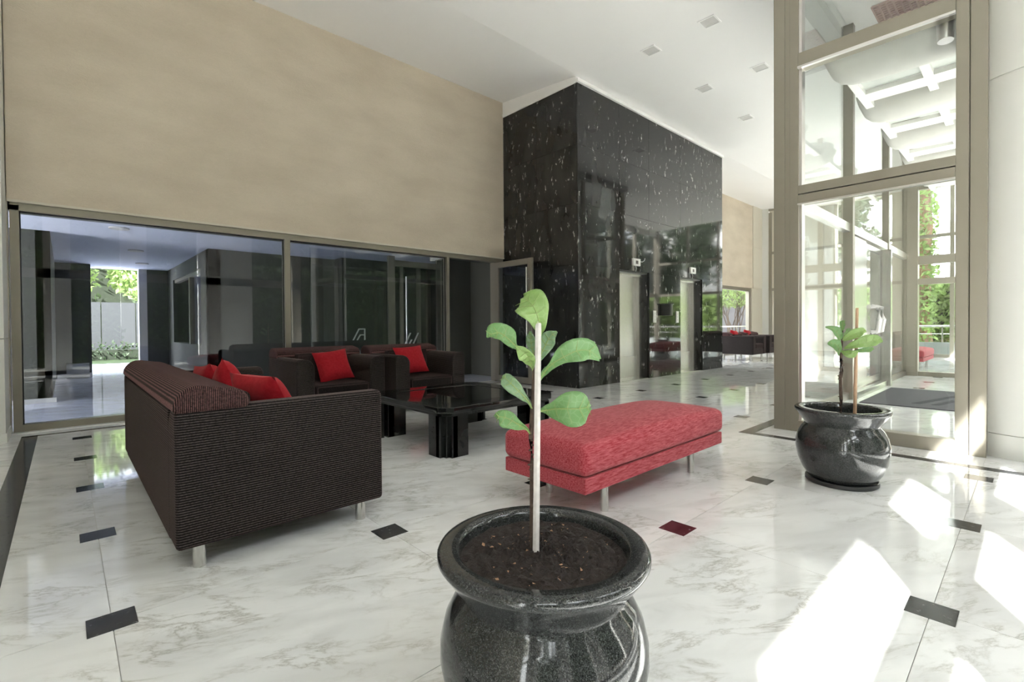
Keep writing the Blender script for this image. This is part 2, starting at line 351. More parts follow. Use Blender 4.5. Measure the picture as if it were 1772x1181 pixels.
for k, (a, b, c, e) in enumerate([(-.335, -.215, YF, 6.97), (-.335, 6.48, 6.93, 6.99), (4.99, 5.09, YF, 2.03), (5.09, 13.4, 1.91, 2.03)]):
    box('granite_band', a, b, c, e, -.004, .0012, M['inset'], fl)

# ------------------------------------------------------------------ ceiling and walls
bm = bmesh.new(); q = [(YF, 5.35), (5.3, 5.35), (YW+.15, 5.55), (YW+.15, 5.9), (YF, 5.9)]
a = [bm.verts.new((XW, y, z)) for y, z in q]; b = [bm.verts.new((XE, y, z)) for y, z in q]; bm.faces.new(a); bm.faces.new(b)
for i in range(5): bm.faces.new((a[i], a[(i+1) % 5], b[(i+1) % 5], b[i]))
obj('ceiling', bm, M['ceil'], kind='structure')
wl = empty('wall_left', (3, YW-.03, 0), kind='structure')
boxes('wallpaper_panel', [(-.42, 6.53, YW-.05, YW+.15, 2.45, CW)], M['wall'], wl)
boxes('edge_lip', [(-.42, 6.53, YW-.055, YW+.1, 2.425, 2.45)], M['cream'], wl)
boxes('plain_wall', [(XW, -.42, YW, YW+.15, 0, CW)], M['cream'], wl)
pl = empty('wall_pilaster', (-.8, 6.75, 0), kind='structure')
boxes('plaster', [(-1.3, -.43, 6.76, YW, .02, 1.0), (-1.3, -.43, 6.76, YW, 1.008, 4.4), (-1.3, -.43, 6.76, YW, 4.408, CW)], M['white'], pl)
boxes('plinth', [(-1.32, -.42, 6.74, YW, 0, .09)], M['white'], pl)
box('wall_west', XW-.15, XW, YF, YW, 0, CW, M['cream'], kind='structure')
# far part of the left wall
wf = empty('wall_far_left', (16, YW, 0), kind='structure')
boxes('wallpaper_panel', [(12.1, 19.1, YW-.03, YW+.15, 2.42, CW)], M['wall'], wf)
boxes('plaster_wall', [(18.95, XE+.1, YW-.06, YW+.15, 0, 2.42), (19.1, XE+.1, YW-.06, YW+.15, 2.425, 3.98), (19.1, XE+.1, YW-.06, YW+.15, 3.985, CW)], M['cream'], wf)
boxes('plaster_return', [(XE-.02, XE+.1, 6.98, YW, 0, CW)], M['white'], wf)

# granite clad lift core
core = empty('wall_lift_core', (9, 5.32, 0), kind='structure')
PX0, PX1, PY0, PH = 6.48, 12.12, 5.32, 5.245
boxes('core_block', [(PX0+.02, 7.66, PY0+.02, YW, .0, PH-.01), (8.76, 9.96, PY0+.02, YW, 0, PH-.01), (11.07, PX1-.02, PY0+.02, YW, 0, PH-.01),
      (7.6, 11.1, PY0+.02, YW, 2.16, PH-.01), (7.6, 11.1, PY0+.42, YW, 0, 2.2)], M['blackmetal'], core)
def gpanel(x0, x1, y0, y1, z0, z1): box('granite_panel', x0, x1, y0, y1, z0, z1, M['black'], core, bevel=.0015, seg=1)
g = .0015
zs = [0, 2.14, 3.2, 4.2, PH]
for a, b, full_h in ((PX0, 7.70, True), (7.70, 8.73, False), (8.73, 10.01, True), (10.01, 11.04, False), (11.04, PX1, True)):
    for k in range(4):
        if k == 0 and not full_h: continue
        gpanel(a+g, b-g, PY0, PY0+.03, zs[k]+g, zs[k+1]-g)
for a, b in ((PY0+.03, 6.3), (6.3, YW)):
    for k in range(4): gpanel(PX0, PX0+.03, a+g, b-g, zs[k]+g, zs[k+1]-g)
    for k in range(4): gpanel(PX1-.03, PX1, a+g, b-g, zs[k]+g, zs[k+1]-g)
for a in (7.70, 8.70, 10.01, 11.01):      # black marble reveals of the door openings
    box('granite_reveal', a, a+.03, PY0+.03, PY0+.25, 0, 2.14, M['black'], core)
for a in (7.73, 10.04): box('granite_lintel', a, a+.97, PY0+.03, PY0+.25, 2.11, 2.14, M['blackmetal'], core)
boxes('white_cornice', [(PX0-.015, PX1+.03, PY0-.03, YW-.05, PH+.006, PH+.06)], M['ceil'], core)
boxes('white_bulkhead', [(PX0-.01, PX1, PY0+.02, YW-.05, PH-.005, CW)], M['ceil'], core)

def elevator(name, x0, label):
    e = empty(name, (x0+.5, PY0+.16, 0), label=label, cat='elevator', group='lift entrances')
    Y = PY0+.13
    boxes('door_frame', [(x0+.03, x0+.06, Y-.02, Y+.1, 0, 2.11), (x0+.86, x0+1.0, Y-.0, Y+.1, 0, 2.11), (x0+.03, x0+1.0, Y-.02, Y+.1, 2.06, 2.11)], M['steel'], e)
    box('door_panel', x0+.06, x0+.355, Y+.05, Y+.08, .012, 2.06, M['steel'], e, bevel=.003)
    box('door_panel', x0+.368, x0+.86, Y+.065, Y+.095, .012, 2.06, M['steel'], e, bevel=.003)
    boxes('kick_plate', [(x0+.06, x0+.86, Y+.045, Y+.055, .012, .46)], M['steel'], e)
    boxes('sill', [(x0+.03, x0+1.0, PY0+.02, Y+.1, .002, .012)], M['chrome'], e)
    return e
elevator('elevator', 7.70, 'brushed steel elevator doors in the black marble block, the nearer and larger opening')
elevator('elevator', 10.01, 'brushed steel elevator doors in the black marble block, the farther opening on the right')
def indicator(x, lab, wire):
    e = empty('floor_indicator', (x, PY0-.02, 2.22), label=lab, cat='indicator', group='indicators over the lifts')
    bm = bmesh.new(); abox(bm, -.125, .125, -.02, .02, .025, .165); obj('plate', bm, M['plate'], e, bevel=.004)
    bm = bmesh.new(); abox(bm, -.04, .04, -.024, -.019, .06, .125); obj('display', bm, M['led'], e)
    bm = bmesh.new(); atube(bm, [(0, .015, .03), (.01, 0, -.02), (0, .01, -.08)], .009, 6); obj('cable', bm, M['cable'], e)
    if wire:
        bm = bmesh.new(); atube(bm, [(.12, 0, .12), (.2, -.01, .115), (.28, -.01, .15), (.33, .01, .2)], .006, 6); obj('loose_cable', bm, M['cable'], e)
indicator(8.23, 'square white floor indicator with a loose cable above the nearer elevator', True)
indicator(10.53, 'square white floor indicator above the farther elevator', False)
def callplate(x, lab):
    e = empty('call_plate', (x, PY0-.005, 1.13), label=lab, cat='call button', group='call plates between the lifts')
    bm = bmesh.new(); abox(bm, -.05, .05, -.012, .01, 0, .25); obj('plate', bm, M['plate'], e, bevel=.003)
    for z in (.06, .125, .19):
        bm = bmesh.new(); acyl(bm, (0, -.018, z), (0, -.01, z), .014, n=12); obj('button', bm, M['hole'], e)
callplate(8.92, 'slim white call plate beside the right jamb of the nearer elevator')
callplate(9.85, 'slim white call plate beside the left jamb of the farther elevator')
e = empty('wall_ashtray', (9.36, PY0-.005, 1.28), label='small black half-round box fixed to the marble between the two elevators', cat='ashtray')
bm = bmesh.new()
aprism(bm, [(.17*math.cos(t), -.14*math.sin(t)) for t in [PI*k/14 for k in range(15)]], 0, .23); obj('body', bm, M['blackmetal'], e)
bm = bmesh.new(); aprism(bm, [(.19*math.cos(t), -.16*math.sin(t)) for t in [PI*k/14 for k in range(15)]], .23, .25); obj('lid', bm, M['saucer'], e)

# far end wall (glazed)
we = empty('window_4', (XE, 3, 0), kind='structure')
fr = []
boxes('plaster_wall', [(XE, XE+.1, 2.9, 6.95, 0, CEIL+.1)], M['cream'], we)
for y in (-1.1, .35, 1.72, 2.85, 6.5, 6.92): fr.append((XE-.05, XE+.08, y-.05, y+.05, .0, CEIL))
for z in (0, 2.35, 3.75, 5.42): fr.append((XE-.03, XE+.06, YF, 6.98, z, z+.1))
boxes('window_frame', fr, M['frame'], we)
for a, b in zip((-1.1, .35, 1.72), (.35, 1.72, 2.85)): box('glass_pane', XE, XE+.008, a+.05, b-.05, .1, 5.42, M['glass'], we)
pw = empty('parapet', (XE+.6, 3, 0), label='low grey parapet wall with a metal rail behind the far glass', cat='parapet')
box('wall_base', XE+.5, XE+.65, -3, 7, -.1, .45, M['parapet'], pw)
bm = bmesh.new()
acyl(bm, (0, -6, .97), (0, 4, .97), .03); acyl(bm, (0, -6, .72), (0, 4, .72), .012); 
for y in (-5, -3, -1, 1, 3): acyl(bm, (0, y, .45), (0, y, .97), .02)
obj('rail', bm, M['chrome'], pw)

# ------------------------------------------------------------------ left glazing (window_1) and door
w1 = empty('window_1', (2.4, YW, 0), kind='structure')
F = []
F += [(-.405, -.335, YW-.02, YW+.10, .012, 2.40), (2.315, 2.39, YW-.02, YW+.10, .08, 2.345), (5.11, 5.165, YW-.02, YW+.10, 0, 2.345), (-.405, 6.48, YW-.02, YW+.10, 2.345, 2.425), (-.335, 5.11, YW-.02, YW+.10, .012, .083), (6.24, 6.33, YW-.02, YW+.10, 0, 2.345)]
boxes('window_frame', F, M['frame'], w1)
boxes('gasket', [(-.335, 2.315, YW+.03, YW+.05, 2.333, 2.345), (2.39, 5.11, YW+.03, YW+.05, 2.333, 2.345), (2.303, 2.315, YW+.03, YW+.05, .083, 2.345), (5.098, 5.11, YW+.03, YW+.05, .083, 2.345), (-.335, -.325, YW+.03, YW+.05, .083, 2.345)], M['frame_dark'], w1)
boxes('stone_sill', [(-.42, 5.165, YW-.1, YW+.12, 0, .012)], M['marble'], w1)
box('glass_pane', -.325, 2.303, YW+.035, YW+.045, .083, 2.335, M['tint'], w1)
box('glass_pane', 2.39, 5.098, YW+.035, YW+.045, .083, 2.335, M['tint'], w1)
boxes('lintel', [(-.42, 6.53, YW+.10, YW+.3, 2.36, 2.6)], M['annexwall'], w1)
dr = empty('door_1', (6.28, YW, 0), kind='structure')
boxes('door_frame', [(6.235, 6.285, 6.20, 6.31, .02, 2.33), (6.235, 6.285, 7.13, 7.25, .02, 2.33), (6.235, 6.285, 6.31, 7.13, 2.22, 2.33), (6.235, 6.285, 6.31, 7.13, .02, .13)], M['frame'], dr, bevel=.004)
box('glass_pane', 6.255, 6.265, 6.31, 7.13, .13, 2.22, M['tint'], dr)
bm = bmesh.new()
for sx in (-.09,):
    acyl(bm, (sx, -.98, .32), (sx, -.98, 2.16), .018)
    for z in (.5, 1.95): acyl(bm, (sx, -.98, z), (-.03, -1.0, z), .01)
obj('door_handle', bm, M['chrome'], dr)

# annex behind the tinted glass
an = empty('annex_room', (1.5, 11, 0), kind='structure')
boxes('annex_floor', [(-4, 9, YW+.1, 19.5, -.1, -.002)], M['bluelit_floor'], an)
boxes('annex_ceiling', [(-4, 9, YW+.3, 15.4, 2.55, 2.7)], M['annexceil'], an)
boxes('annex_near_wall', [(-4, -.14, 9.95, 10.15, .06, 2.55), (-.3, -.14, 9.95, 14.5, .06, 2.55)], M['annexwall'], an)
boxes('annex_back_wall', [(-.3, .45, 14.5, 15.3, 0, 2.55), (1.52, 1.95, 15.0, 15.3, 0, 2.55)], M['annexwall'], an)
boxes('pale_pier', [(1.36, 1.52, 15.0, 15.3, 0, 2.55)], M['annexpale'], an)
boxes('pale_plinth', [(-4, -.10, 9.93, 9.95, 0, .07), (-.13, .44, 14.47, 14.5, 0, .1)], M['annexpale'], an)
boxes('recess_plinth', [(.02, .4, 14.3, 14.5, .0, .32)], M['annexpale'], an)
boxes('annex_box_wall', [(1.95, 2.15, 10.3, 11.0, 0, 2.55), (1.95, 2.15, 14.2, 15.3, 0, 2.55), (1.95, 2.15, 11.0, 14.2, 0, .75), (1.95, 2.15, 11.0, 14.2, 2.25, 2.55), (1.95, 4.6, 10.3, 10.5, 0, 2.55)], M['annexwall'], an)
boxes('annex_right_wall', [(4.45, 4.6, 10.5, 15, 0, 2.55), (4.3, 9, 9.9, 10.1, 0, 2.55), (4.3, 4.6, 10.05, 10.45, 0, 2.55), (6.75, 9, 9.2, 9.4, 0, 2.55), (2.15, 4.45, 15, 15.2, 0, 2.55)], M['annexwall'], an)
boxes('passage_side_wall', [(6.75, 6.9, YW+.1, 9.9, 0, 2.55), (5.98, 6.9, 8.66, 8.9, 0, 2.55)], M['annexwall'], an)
boxes('annex_box_window', [(1.98, 2.08, 12.3, 12.42, .75, 2.25), (1.98, 2.08, 11.0, 11.08, .75, 2.25), (1.98, 2.08, 11, 14.2, 2.18, 2.25)], M['frame'], an)
boxes('annex_box_glass', [(2.02, 2.03, 11.0, 14.2, .75, 2.2)], M['tint'], an)
e = empty('glass_door', (5.3, 8.7, 0), label='inner glass door with pale metal frame behind the tinted window', cat='door')
boxes('frame', [(4.72, 4.86, 8.68, 8.74, 0, 2.5), (5.86, 5.98, 8.68, 8.74, 0, 2.5), (4.86, 5.86, 8.68, 8.74, 2.3, 2.42), (4.98, 5.05, 8.69, 8.73, .02, 2.3), (5.36, 5.46, 8.69, 8.73, .02, 2.3)], M['frame'], e)
box('pane', 4.86, 5.86, 8.705, 8.712, .02, 2.3, M['tint'], e)
bm = bmesh.new(); acyl(bm, (-.22, -.08, .5), (-.22, -.08, 2.1), .018); obj('handle', bm, M['bright'], e)
e = empty('glass_screen', (3.9, 8.7, 0), label='clear glass screen left of the inner door, carrying a white emblem', cat='glass screen')
box('pane', 3.2, 4.72, 8.70, 8.706, .02, 2.5, M['tint'], e)
def emblem(parent, x, z, s, full=True):
    bm = bmesh.new(); P = parent.location; yy = -.006
    def bar(p, q, t):
        p = Vector(p); q = Vector(q); n = Vector((t, 0))
        L = [(p.x-t/2, p.y), (p.x+t/2, p.y), (q.x+t/2, q.y), (q.x-t/2, q.y)]
        a = [bm.verts.new((x+a_*s-P.x, yy, z+b_*s)) for a_, b_ in L]; b = [bm.verts.new((x+a_*s-P.x, yy-.004, z+b_*s)) for a_, b_ in L]
        bm.faces.new(a); bm.faces.new(b[::-1])
        for i in range(4): bm.faces.new((a[i], a[(i+1) % 4], b[(i+1) % 4], b[i]))
    bar((0, 0), (.55, 1), .13); bar((.36, 0), (.66, .48), .13)
    if full:
        bar((1.05, 0), (1.05, 1), .12)
        L = [(.5, .9), (1.1, .9), (1.1, 1), (.55, 1)]
        for L in ([(.5, .9), (1.1, .9), (1.1, 1), (.55, 1)], [(.6, .4), (1.1, .4), (1.1, .49), (.66, .49)]):
            a = [bm.verts.new((x+a_*s-P.x, yy, z+b_*s)) for a_, b_ in L]; b = [bm.verts.new((x+a_*s-P.x, yy-.004, z+b_*s)) for a_, b_ in L]
            bm.faces.new(a); bm.faces.new(b[::-1])
            for i in range(4): bm.faces.new((a[i], a[(i+1) % 4], b[(i+1) % 4], b[i]))
    else: bar((.72, 0), (1.25, 1), .13)
    obj('emblem', bm, M['logo'], parent)
emblem(e, 3.98, .84, .22)
e2 = empty('glass_screen', (5.42, 8.56, 0), label='glass leaf with slanted white stripes beside the inner door', cat='glass screen')
box('pane', 5.0, 5.86, 8.56, 8.564, .05, 2.28, M['tint'], e2)
emblem(e2, 4.98+.0, .70, .26, False)
e = empty('light_switch', (6.2, 9.19, 1.05), label='small pale switch on the dark wall seen through the open doorway', cat='switch')

bm = bmesh.new(); abox(bm, .68, .75, -.02, .01, 0, .14); obj('plate', bm, M['annexpale'], e)
for (x, y) in ((.6, 9.0), (1.0, 11.4), (1.3, 13.6)):
    bm = bmesh.new(); acyl(bm, (0, 0, 0), (0, 0, .02), .12, n=20); obj('annex_lamp', bm, M['hole'], None, (x, y, 2.532), label='round recessed lamp in the bluish annex ceiling, %s' % {9.0: 'nearest the window', 11.4: 'middle of three', 13.6: 'nearest the garden'}[y], cat='lamp', group='annex lamps')

# window in far left wall
w3 = empty('window_3', (15.5, YW, 0), kind='structure')
boxes('window_frame', [(12.12, 12.2, YW-.02, YW+.1, 0, 2.42), (18.78, 18.95, YW-.02, YW+.1, 0, 2.42), (12.2, 18.78, YW-.02, YW+.1, 2.3, 2.42), (12.2, 18.78, YW-.02, YW+.1, 0, .08)], M['frame'], w3)
box('glass_pane', 12.2, 18.78, YW+.03, YW+.04, .08, 2.3, M['glass'], w3)
e = empty('handrail', (17, 8.6, 0), label='thin pale metal handrail outside the far left window', cat='handrail')
bm = bmesh.new(); acyl(bm, (-5, 0, .98), (5, 0, .98), .025)
for x in (-4, -2, 0, 2, 4): acyl(bm, (x, 0, 0), (x, 0, .98), .018)
obj('rail', bm, M['chrome'], e)
e = empty('shrub', (25.8, 10.6, -.1), label='branching shrub fanning out before a pale wall beyond the far window', cat='shrub')
bm = bmesh.new(); rr = random.Random(3)
def branch(p, dr_, L, rad, k):
    q = p+dr_*L; atube(bm, [p, (p+q)/2+Vector((rr.uniform(-.04, .04),)*3), q], [rad, rad*.85, rad*.7], 5)
    if k:
        for s in range(2 if k > 1 else 3): branch(q, (dr_+Vector((rr.uniform(-.5, .5), rr.uniform(-.5, .5), rr.uniform(-.1, .3)))).normalized(), L*.75, rad*.65, k-1)
for k in range(6): branch(Vector((k*.3-1.4, rr.uniform(-.3, .3), 0)), Vector((rr.uniform(-.3, .3), 0, 1)).normalized(), .95, .05, 4)
obj('branches', bm, M['bark'], e)
def leafcloud(n, fn, size, seed=0):
    R = random.Random(seed); V = []; Fc = []
    for i in range(n):
        p = Vector(fn(R)); a = Vector((R.gauss(0, 1), R.gauss(0, 1), R.gauss(0, 1))).normalized(); b = a.cross(Vector((R.gauss(0, 1), R.gauss(0, 1), R.gauss(0, 1)))).normalized(); s = size*R.uniform(.6, 1.4)
        k = len(V); V += [p-a*s, p+b*s*.5, p+a*s, p-b*s*.5]; Fc.append((k, k+1, k+2, k+3))
    me = bpy.data.meshes.new('leaves'); me.from_pydata(V, [], Fc); return me
def ell(c, r_, flat=0):
    def f(R):
        v = Vector((R.gauss(0, 1), R.gauss(0, 1), R.gauss(0, 1))).normalized()*R.uniform(.65, 1)
        return (c[0]+v.x*r_[0], c[1]+v.y*r_[1], c[2]+v.z*r_[2])
    return f
me = leafcloud(1600, ell((-.4, 0, 2.6), (2, .8, .6)), .07, 5); me.materials.append(M['hedge_lit']); link('leaves', me, e, kind='stuff')
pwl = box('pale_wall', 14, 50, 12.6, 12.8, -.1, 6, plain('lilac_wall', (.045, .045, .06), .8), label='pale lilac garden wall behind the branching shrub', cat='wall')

# ------------------------------------------------------------------ vestibule (glass box)
wv = empty('window_2', (5.44, 1.1, 0), kind='structure')
X0 = 5.44
FF = [(X0, X0+.16, 1.745, 1.85, 0, CEIL), (X0+.004, X0+.16, 1.70, 1.745, 0, CEIL), (X0, X0+.16, 1.62, 1.70, 0, CEIL),
      (X0, X0+.14, .37, .45, 0, CEIL), (X0+.004, X0+.12, .365, .37, 0, CEIL), (X0, X0+.14, .26, .362, 0, CEIL)]
for a in FF: box('mullion', *a, M['frame'], wv, bevel=.003)
box('jamb', X0+.02, X0+.12, 1.595, 1.62, .08, CEIL, M['bright'], wv)
for z0, z1 in ((3.66, 3.80), (2.395, 2.48), (2.30, 2.385), (0, .115)):
    box('transom', X0-.02, X0+.12, .45, 1.62, z0, z1, M['frame'], wv, bevel=.004)
boxes('drip_edge', [(X0-.035, X0+.0, .45, 1.62, 3.645, 3.665), (X0-.03, X0+.0, .45, 1.62, 2.285, 2.30)], M['bright'], wv)
for a, b in ((.115, 2.30), (2.48, 3.66), (3.8, CEIL)): box('glass_pane', X0+.05, X0+.06, .45, 1.60, a, b, M['glass'], wv)
# side wall of the vestibule with the doors
ws = empty('window_5', (9, 1.85, 0), kind='structure')
YS = 1.85
for a in [(8.25, 8.36, 1.76, 1.88, 0, CEIL), (10.86, 10.96, 1.78, 1.88, 2.4, CEIL), (12.78, 12.98, 1.62, 1.80, 0, CEIL), (12.8, 12.96, 1.80, 1.88, 0, CEIL)]: box('mullion', *a, M['frame'], ws, bevel=.003)
for a in [(5.6, 12.8, 1.79, 1.88, 2.40, 2.52), (5.6, 8.25, 1.8, 1.87, 0, .10), (10.55, 12.8, 1.8, 1.87, 0, .08)]: box('transom', *a, M['bright'] if a[4] > 2 else M['frame'], ws, bevel=.003)
for a, b in ((5.6, 8.25), (10.6, 12.8)):
    box('glass_pane', a, b, 1.83, 1.84, .1, 2.40, M['glass'], ws)
for a, b in ((5.6, 8.25), (8.36, 10.86), (10.96, 12.8)): box('glass_pane', a, b, 1.83, 1.84, 2.52, CEIL, M['glass'], ws)
e = box('steel_column', 10.44, 10.56, 1.68, 1.97, 0, 2.36, M['steel'], label='brushed steel panel column beside the vestibule doors, in front of the far glass', cat='column', bevel=.006)
e = empty('steel_panel', (8.8, 1.84, 0), label='bright brushed steel side panel on a low plinth beside the vestibule mullion', cat='panel')
box('panel', 8.37, 9.28, 1.80, 1.87, .1, 2.38, M['steel'], e, bevel=.004)
box('plinth', 8.37, 10.43, 1.72, 1.88, 0, .1, M['steel'], e, bevel=.004)
xa = 9.32
e = empty('entrance_door', (xa, 1.84, .1), label='glass entrance leaf with steel stiles and curved white pulls beside the steel column', cat='door')
boxes('door_frame', [(xa, xa+.07, 1.815, 1.86, .11, 2.36), (xa+1.03, xa+1.10, 1.815, 1.86, .11, 2.36), (xa+.07, xa+1.03, 1.815, 1.86, 2.28, 2.36), (xa+.07, xa+1.03, 1.815, 1.86, .11, .22)], M['steel'], e)
box('glass_pane', xa+.07, xa+1.03, 1.83, 1.84, .22, 2.28, M['glass'], e)
for hx in (.42, .72):
    bm = bmesh.new(); atube(bm, [(hx, -.02, 1.27), (hx, -.10, 1.25), (hx, -.13, 1.05), (hx, -.10, .86), (hx, -.02, .84)], .035, 10); obj('pull_handle', bm, M['plate'], e, smooth=True)
# far glass wall of vestibule
wg = empty('window_6', (12.88, 1, 0), kind='structure')
for z0, z1 in ((0, .09), (1.87, 1.99), (2.28, 2.45), (3.80, 3.92)): box('transom', 12.83, 12.93, YF, 1.62, z0, z1, M['frame'], wg, bevel=.003)
for y in (.30, -.9): box('mullion', 12.82, 12.94, y-.05, y+.05, 0, CEIL, M['frame'], wg)
for a, b in ((-.85, .25), (.35, 1.62)):
    box('glass_pane', 12.87, 12.88, a, b, .09, 2.28, M['glass'], wg); box('glass_pane', 12.87, 12.88, a, b, 2.45, CEIL, M['glass'], wg)
# round columns
def round_column(name, x, y, lab):
    e = empty(name, (x, y, 0), kind='structure')
    for z0, z1, rr_ in ((0, .19, .505), (.196, 3.06, .50), (3.075, CEIL, .50)):
        bm = bmesh.new(); acyl(bm, (0, 0, z0), (0, 0, z1), rr_, n=96); obj('column_drum', bm, M['white'], e, smooth=True)
    bm = bmesh.new(); acyl(bm, (0, 0, .18), (0, 0, 3.1), .49, n=64); obj('joint_ring', bm, M['white'], e, smooth=True)
round_column('wall_round_column', 5.96, -.06, '')
round_column('wall_round_column', 13.45, -.10, '')
# canopy inside the vestibule
e = empty('canopy', (8, 1, 3.5), label='grey curved canopy shells on a pale grid seen through the tall glass', cat='canopy')
def shell(x):
    bm = bmesh.new(); n = 10; rows = []
    ys = [1.5-.0, 1.49, 1.46, 1.40, 1.30, 1.15, .3, -1.0]; sc = [0.05, .35, .6, .8, .93, 1, 1, 1]
    for y, s in zip(ys, sc):
        rows.append([bm.verts.new((x-8+.27*(1-math.cos(PI*k/n))*1.0, y-1, .36-(.30*s)*math.sin(PI*k/n)**.7)) for k in range(n+1)])
    for a, b in zip(rows, rows[1:]):
        for k in range(n): bm.faces.new((a[k], a[k+1], b[k+1], b[k]))
        bm.faces.new((a[0], b[0], b[-1], a[-1]))
    bm.faces.new(rows[0]); bm.faces.new(rows[-1][::-1])
    obj('shell', bm, M['fin'], e, smooth=True)
for x in (5.74, 7.16, 8.58, 10.0, 11.42): shell(x)
G = []
for y in (1.36, .77, .15): G.append((6.1, 12.6, y-.04, y+.04, 3.70, 3.76))
for q in G: box('grid_bar', *q, M['white'], e)
G = []
for x in (6.88, 8.30, 9.72, 11.14): G.append((x-.13, x+.13, -1, 1.36, 3.705, 3.755))
for q in G: box('cross_bar', *q, M['white'], e)
for x in (6.32, 7.74, 9.16, 10.58): box('frosted_panel', x, x+.42, -.9, 1.32, 3.76, 3.772, M['frost'], e)
e = empty('spotlight', (5.60, .53, 3.47), label='shiny metal cylinder spotlight hanging under the vestibule canopy', cat='spotlight')
bm = bmesh.new(); acyl(bm, (0, 0, .05), (.02, 0, .22), .055, .065, n=24); obj('body', bm, M['bright'], e, smooth=True)
bm = bmesh.new(); acyl(bm, (.02, 0, .2), (.02, 0, .3), .012); obj('bracket', bm, M['chrome'], e)
boxes_e = empty('ceiling_beam', (9, 1.6, 5.2), kind='structure')
boxes('beam', [(8.6, 8.9, YF, 1.75, 5.12, 5.35), (5.7, 12.8, 1.9, 2.1, 5.2, 5.35)], M['grey'], boxes_e)
for k, (x0, x1, y0, y1, lab) in enumerate(((8.0, 8.55, .85, 1.5, 'pinkish lattice vent in the high vestibule ceiling, nearer the round column'), (9.0, 9.5, 1.5, 2.3, 'small lattice vent in the high ceiling beside the dark beam'))):
    e = empty('ceiling_vent', ((x0+x1)/2, (y0+y1)/2, 5.33), label=lab, cat='vent', group='high ceiling vents')
    boxes('backing', [(x0, x1, y0, y1, 5.335, 5.349)], M['hole'], e)
    G = []; n = 9
    for i in range(n+1):
        a = x0+(x1-x0)*i/n; G.append((a-.01, a+.01, y0, y1, 5.315, 5.335)); a = y0+(y1-y0)*i/n; G.append((x0, x1, a-.01, a+.01, 5.315, 5.335))
    boxes('lattice', G, M['grille'], e)
e = empty('tie_rod', (7.9, 1.3, 4.7), label='thin steel tie rod with round fitting behind the top pane', cat='rod')
bm = bmesh.new(); acyl(bm, (-.55, .14, -.4), (.5, -.3, .55), .018); acyl(bm, (-.55, .14, -.46), (-.55, .14, -.34), .06, n=16); obj('rod', bm, M['chrome'], e)

# street facade (south): piers, transoms, glass
wso = empty('wall_facade', (5, YF, 0), kind='structure')
piers = [(XW, XW+.1), (-3.1, -1.9), (-.35, .13), (1.06, 1.60), (2.74, 4.1), (5.25, 5.5), (12.9, 13.0), (14.6, 14.72), (16.4, 16.5), (18.2, 18.3), (19.9, 20.0)]  # unseen; widths shape the sun patches, the two widest added to block sun
for a, b in piers: box('pier', a, b, YF-.12, YF, 0, CEIL, M['white'] if a < 3 else M['frame'], wso)
for a, b in ((XW, 5.5), (12.9, XE)):
    box('transom', a, b, YF-.08, YF, 2.30, 2.51, M['frame'], wso)
    box('transom', a, b, YF-.08, YF, 0, .1, M['frame'], wso)
    box('header', a, b, YF-.12, YF, 5.1, CEIL, M['white'], wso)
box('header', 5.5, 12.9, YF-.12, YF, 3.9, CEIL, M['white'], wso)
for (a, b), (c_, e_) in zip(piers, piers[1:]):
    if c_-b > 4 and b > 5 : continue
    box('glass_pane', b, c_, YF-.05, YF-.045,   .1, 2.30, M['glass'], wso); box('glass_pane', b, c_, YF-.05, YF-.045, 2.51, 5.1, M['glass'], wso)
aw = empty('sun_cut_awning', (2, YF-.5, 4.6), kind='structure')  # unseen slabs added outside to cut the sun patches on the floor
boxes('sun_cut_slab', [(-10, 5.6, YF-1.37, YF-.12, 5.15, 5.25), (5.6, 12.9, YF-1.3, YF-.12, 4.6, 4.72)], M['white'], aw)

# ------------------------------------------------------------------ garden and surroundings
box('garden_ground', -40, 60, -40, 40, -.35, -.13, M['ground'], kind='structure')
def hedge(name, x0, x1, y0, y1, h, lab, n, mat, seed, size=.07, cat='hedge', side=None):
    e = empty(name, ((x0+x1)/2, (y0+y1)/2, -.1), label=lab, cat=cat)
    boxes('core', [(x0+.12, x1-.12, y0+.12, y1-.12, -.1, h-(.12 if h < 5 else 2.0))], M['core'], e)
    P = e.location
    def f(R):
        s = R.random()
        x, y = R.uniform(x0, x1), R.uniform(y0, y1); hh = h if h < 5 else h+1.3*math.sin(x*1.3)+.8*math.sin(x*3.1+1); z = R.uniform(-.1, hh)
        if s < .2: z = hh
        elif (side or 'y') == 'y': y = (y1 if R.random() < .7 else y0)
        else: x = (x0 if R.random() < .9 else x1)
        return (x-P.x+R.gauss(0, .08), y-P.y+R.gauss(0, .08), z-P.z+R.gauss(0, .08))
    me = leafcloud(n, f, size, seed); me.materials.append(mat); link('leaves', me, e, kind='stuff')
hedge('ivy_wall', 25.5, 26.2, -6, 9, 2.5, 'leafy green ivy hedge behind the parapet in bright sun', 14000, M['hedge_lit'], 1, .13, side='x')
hedge('hedge', -9, 24, -7.2, -6.2, 3.4, 'tall dark hedge along the street side of the lobby', 22000, M['hedge'], 2, .11)
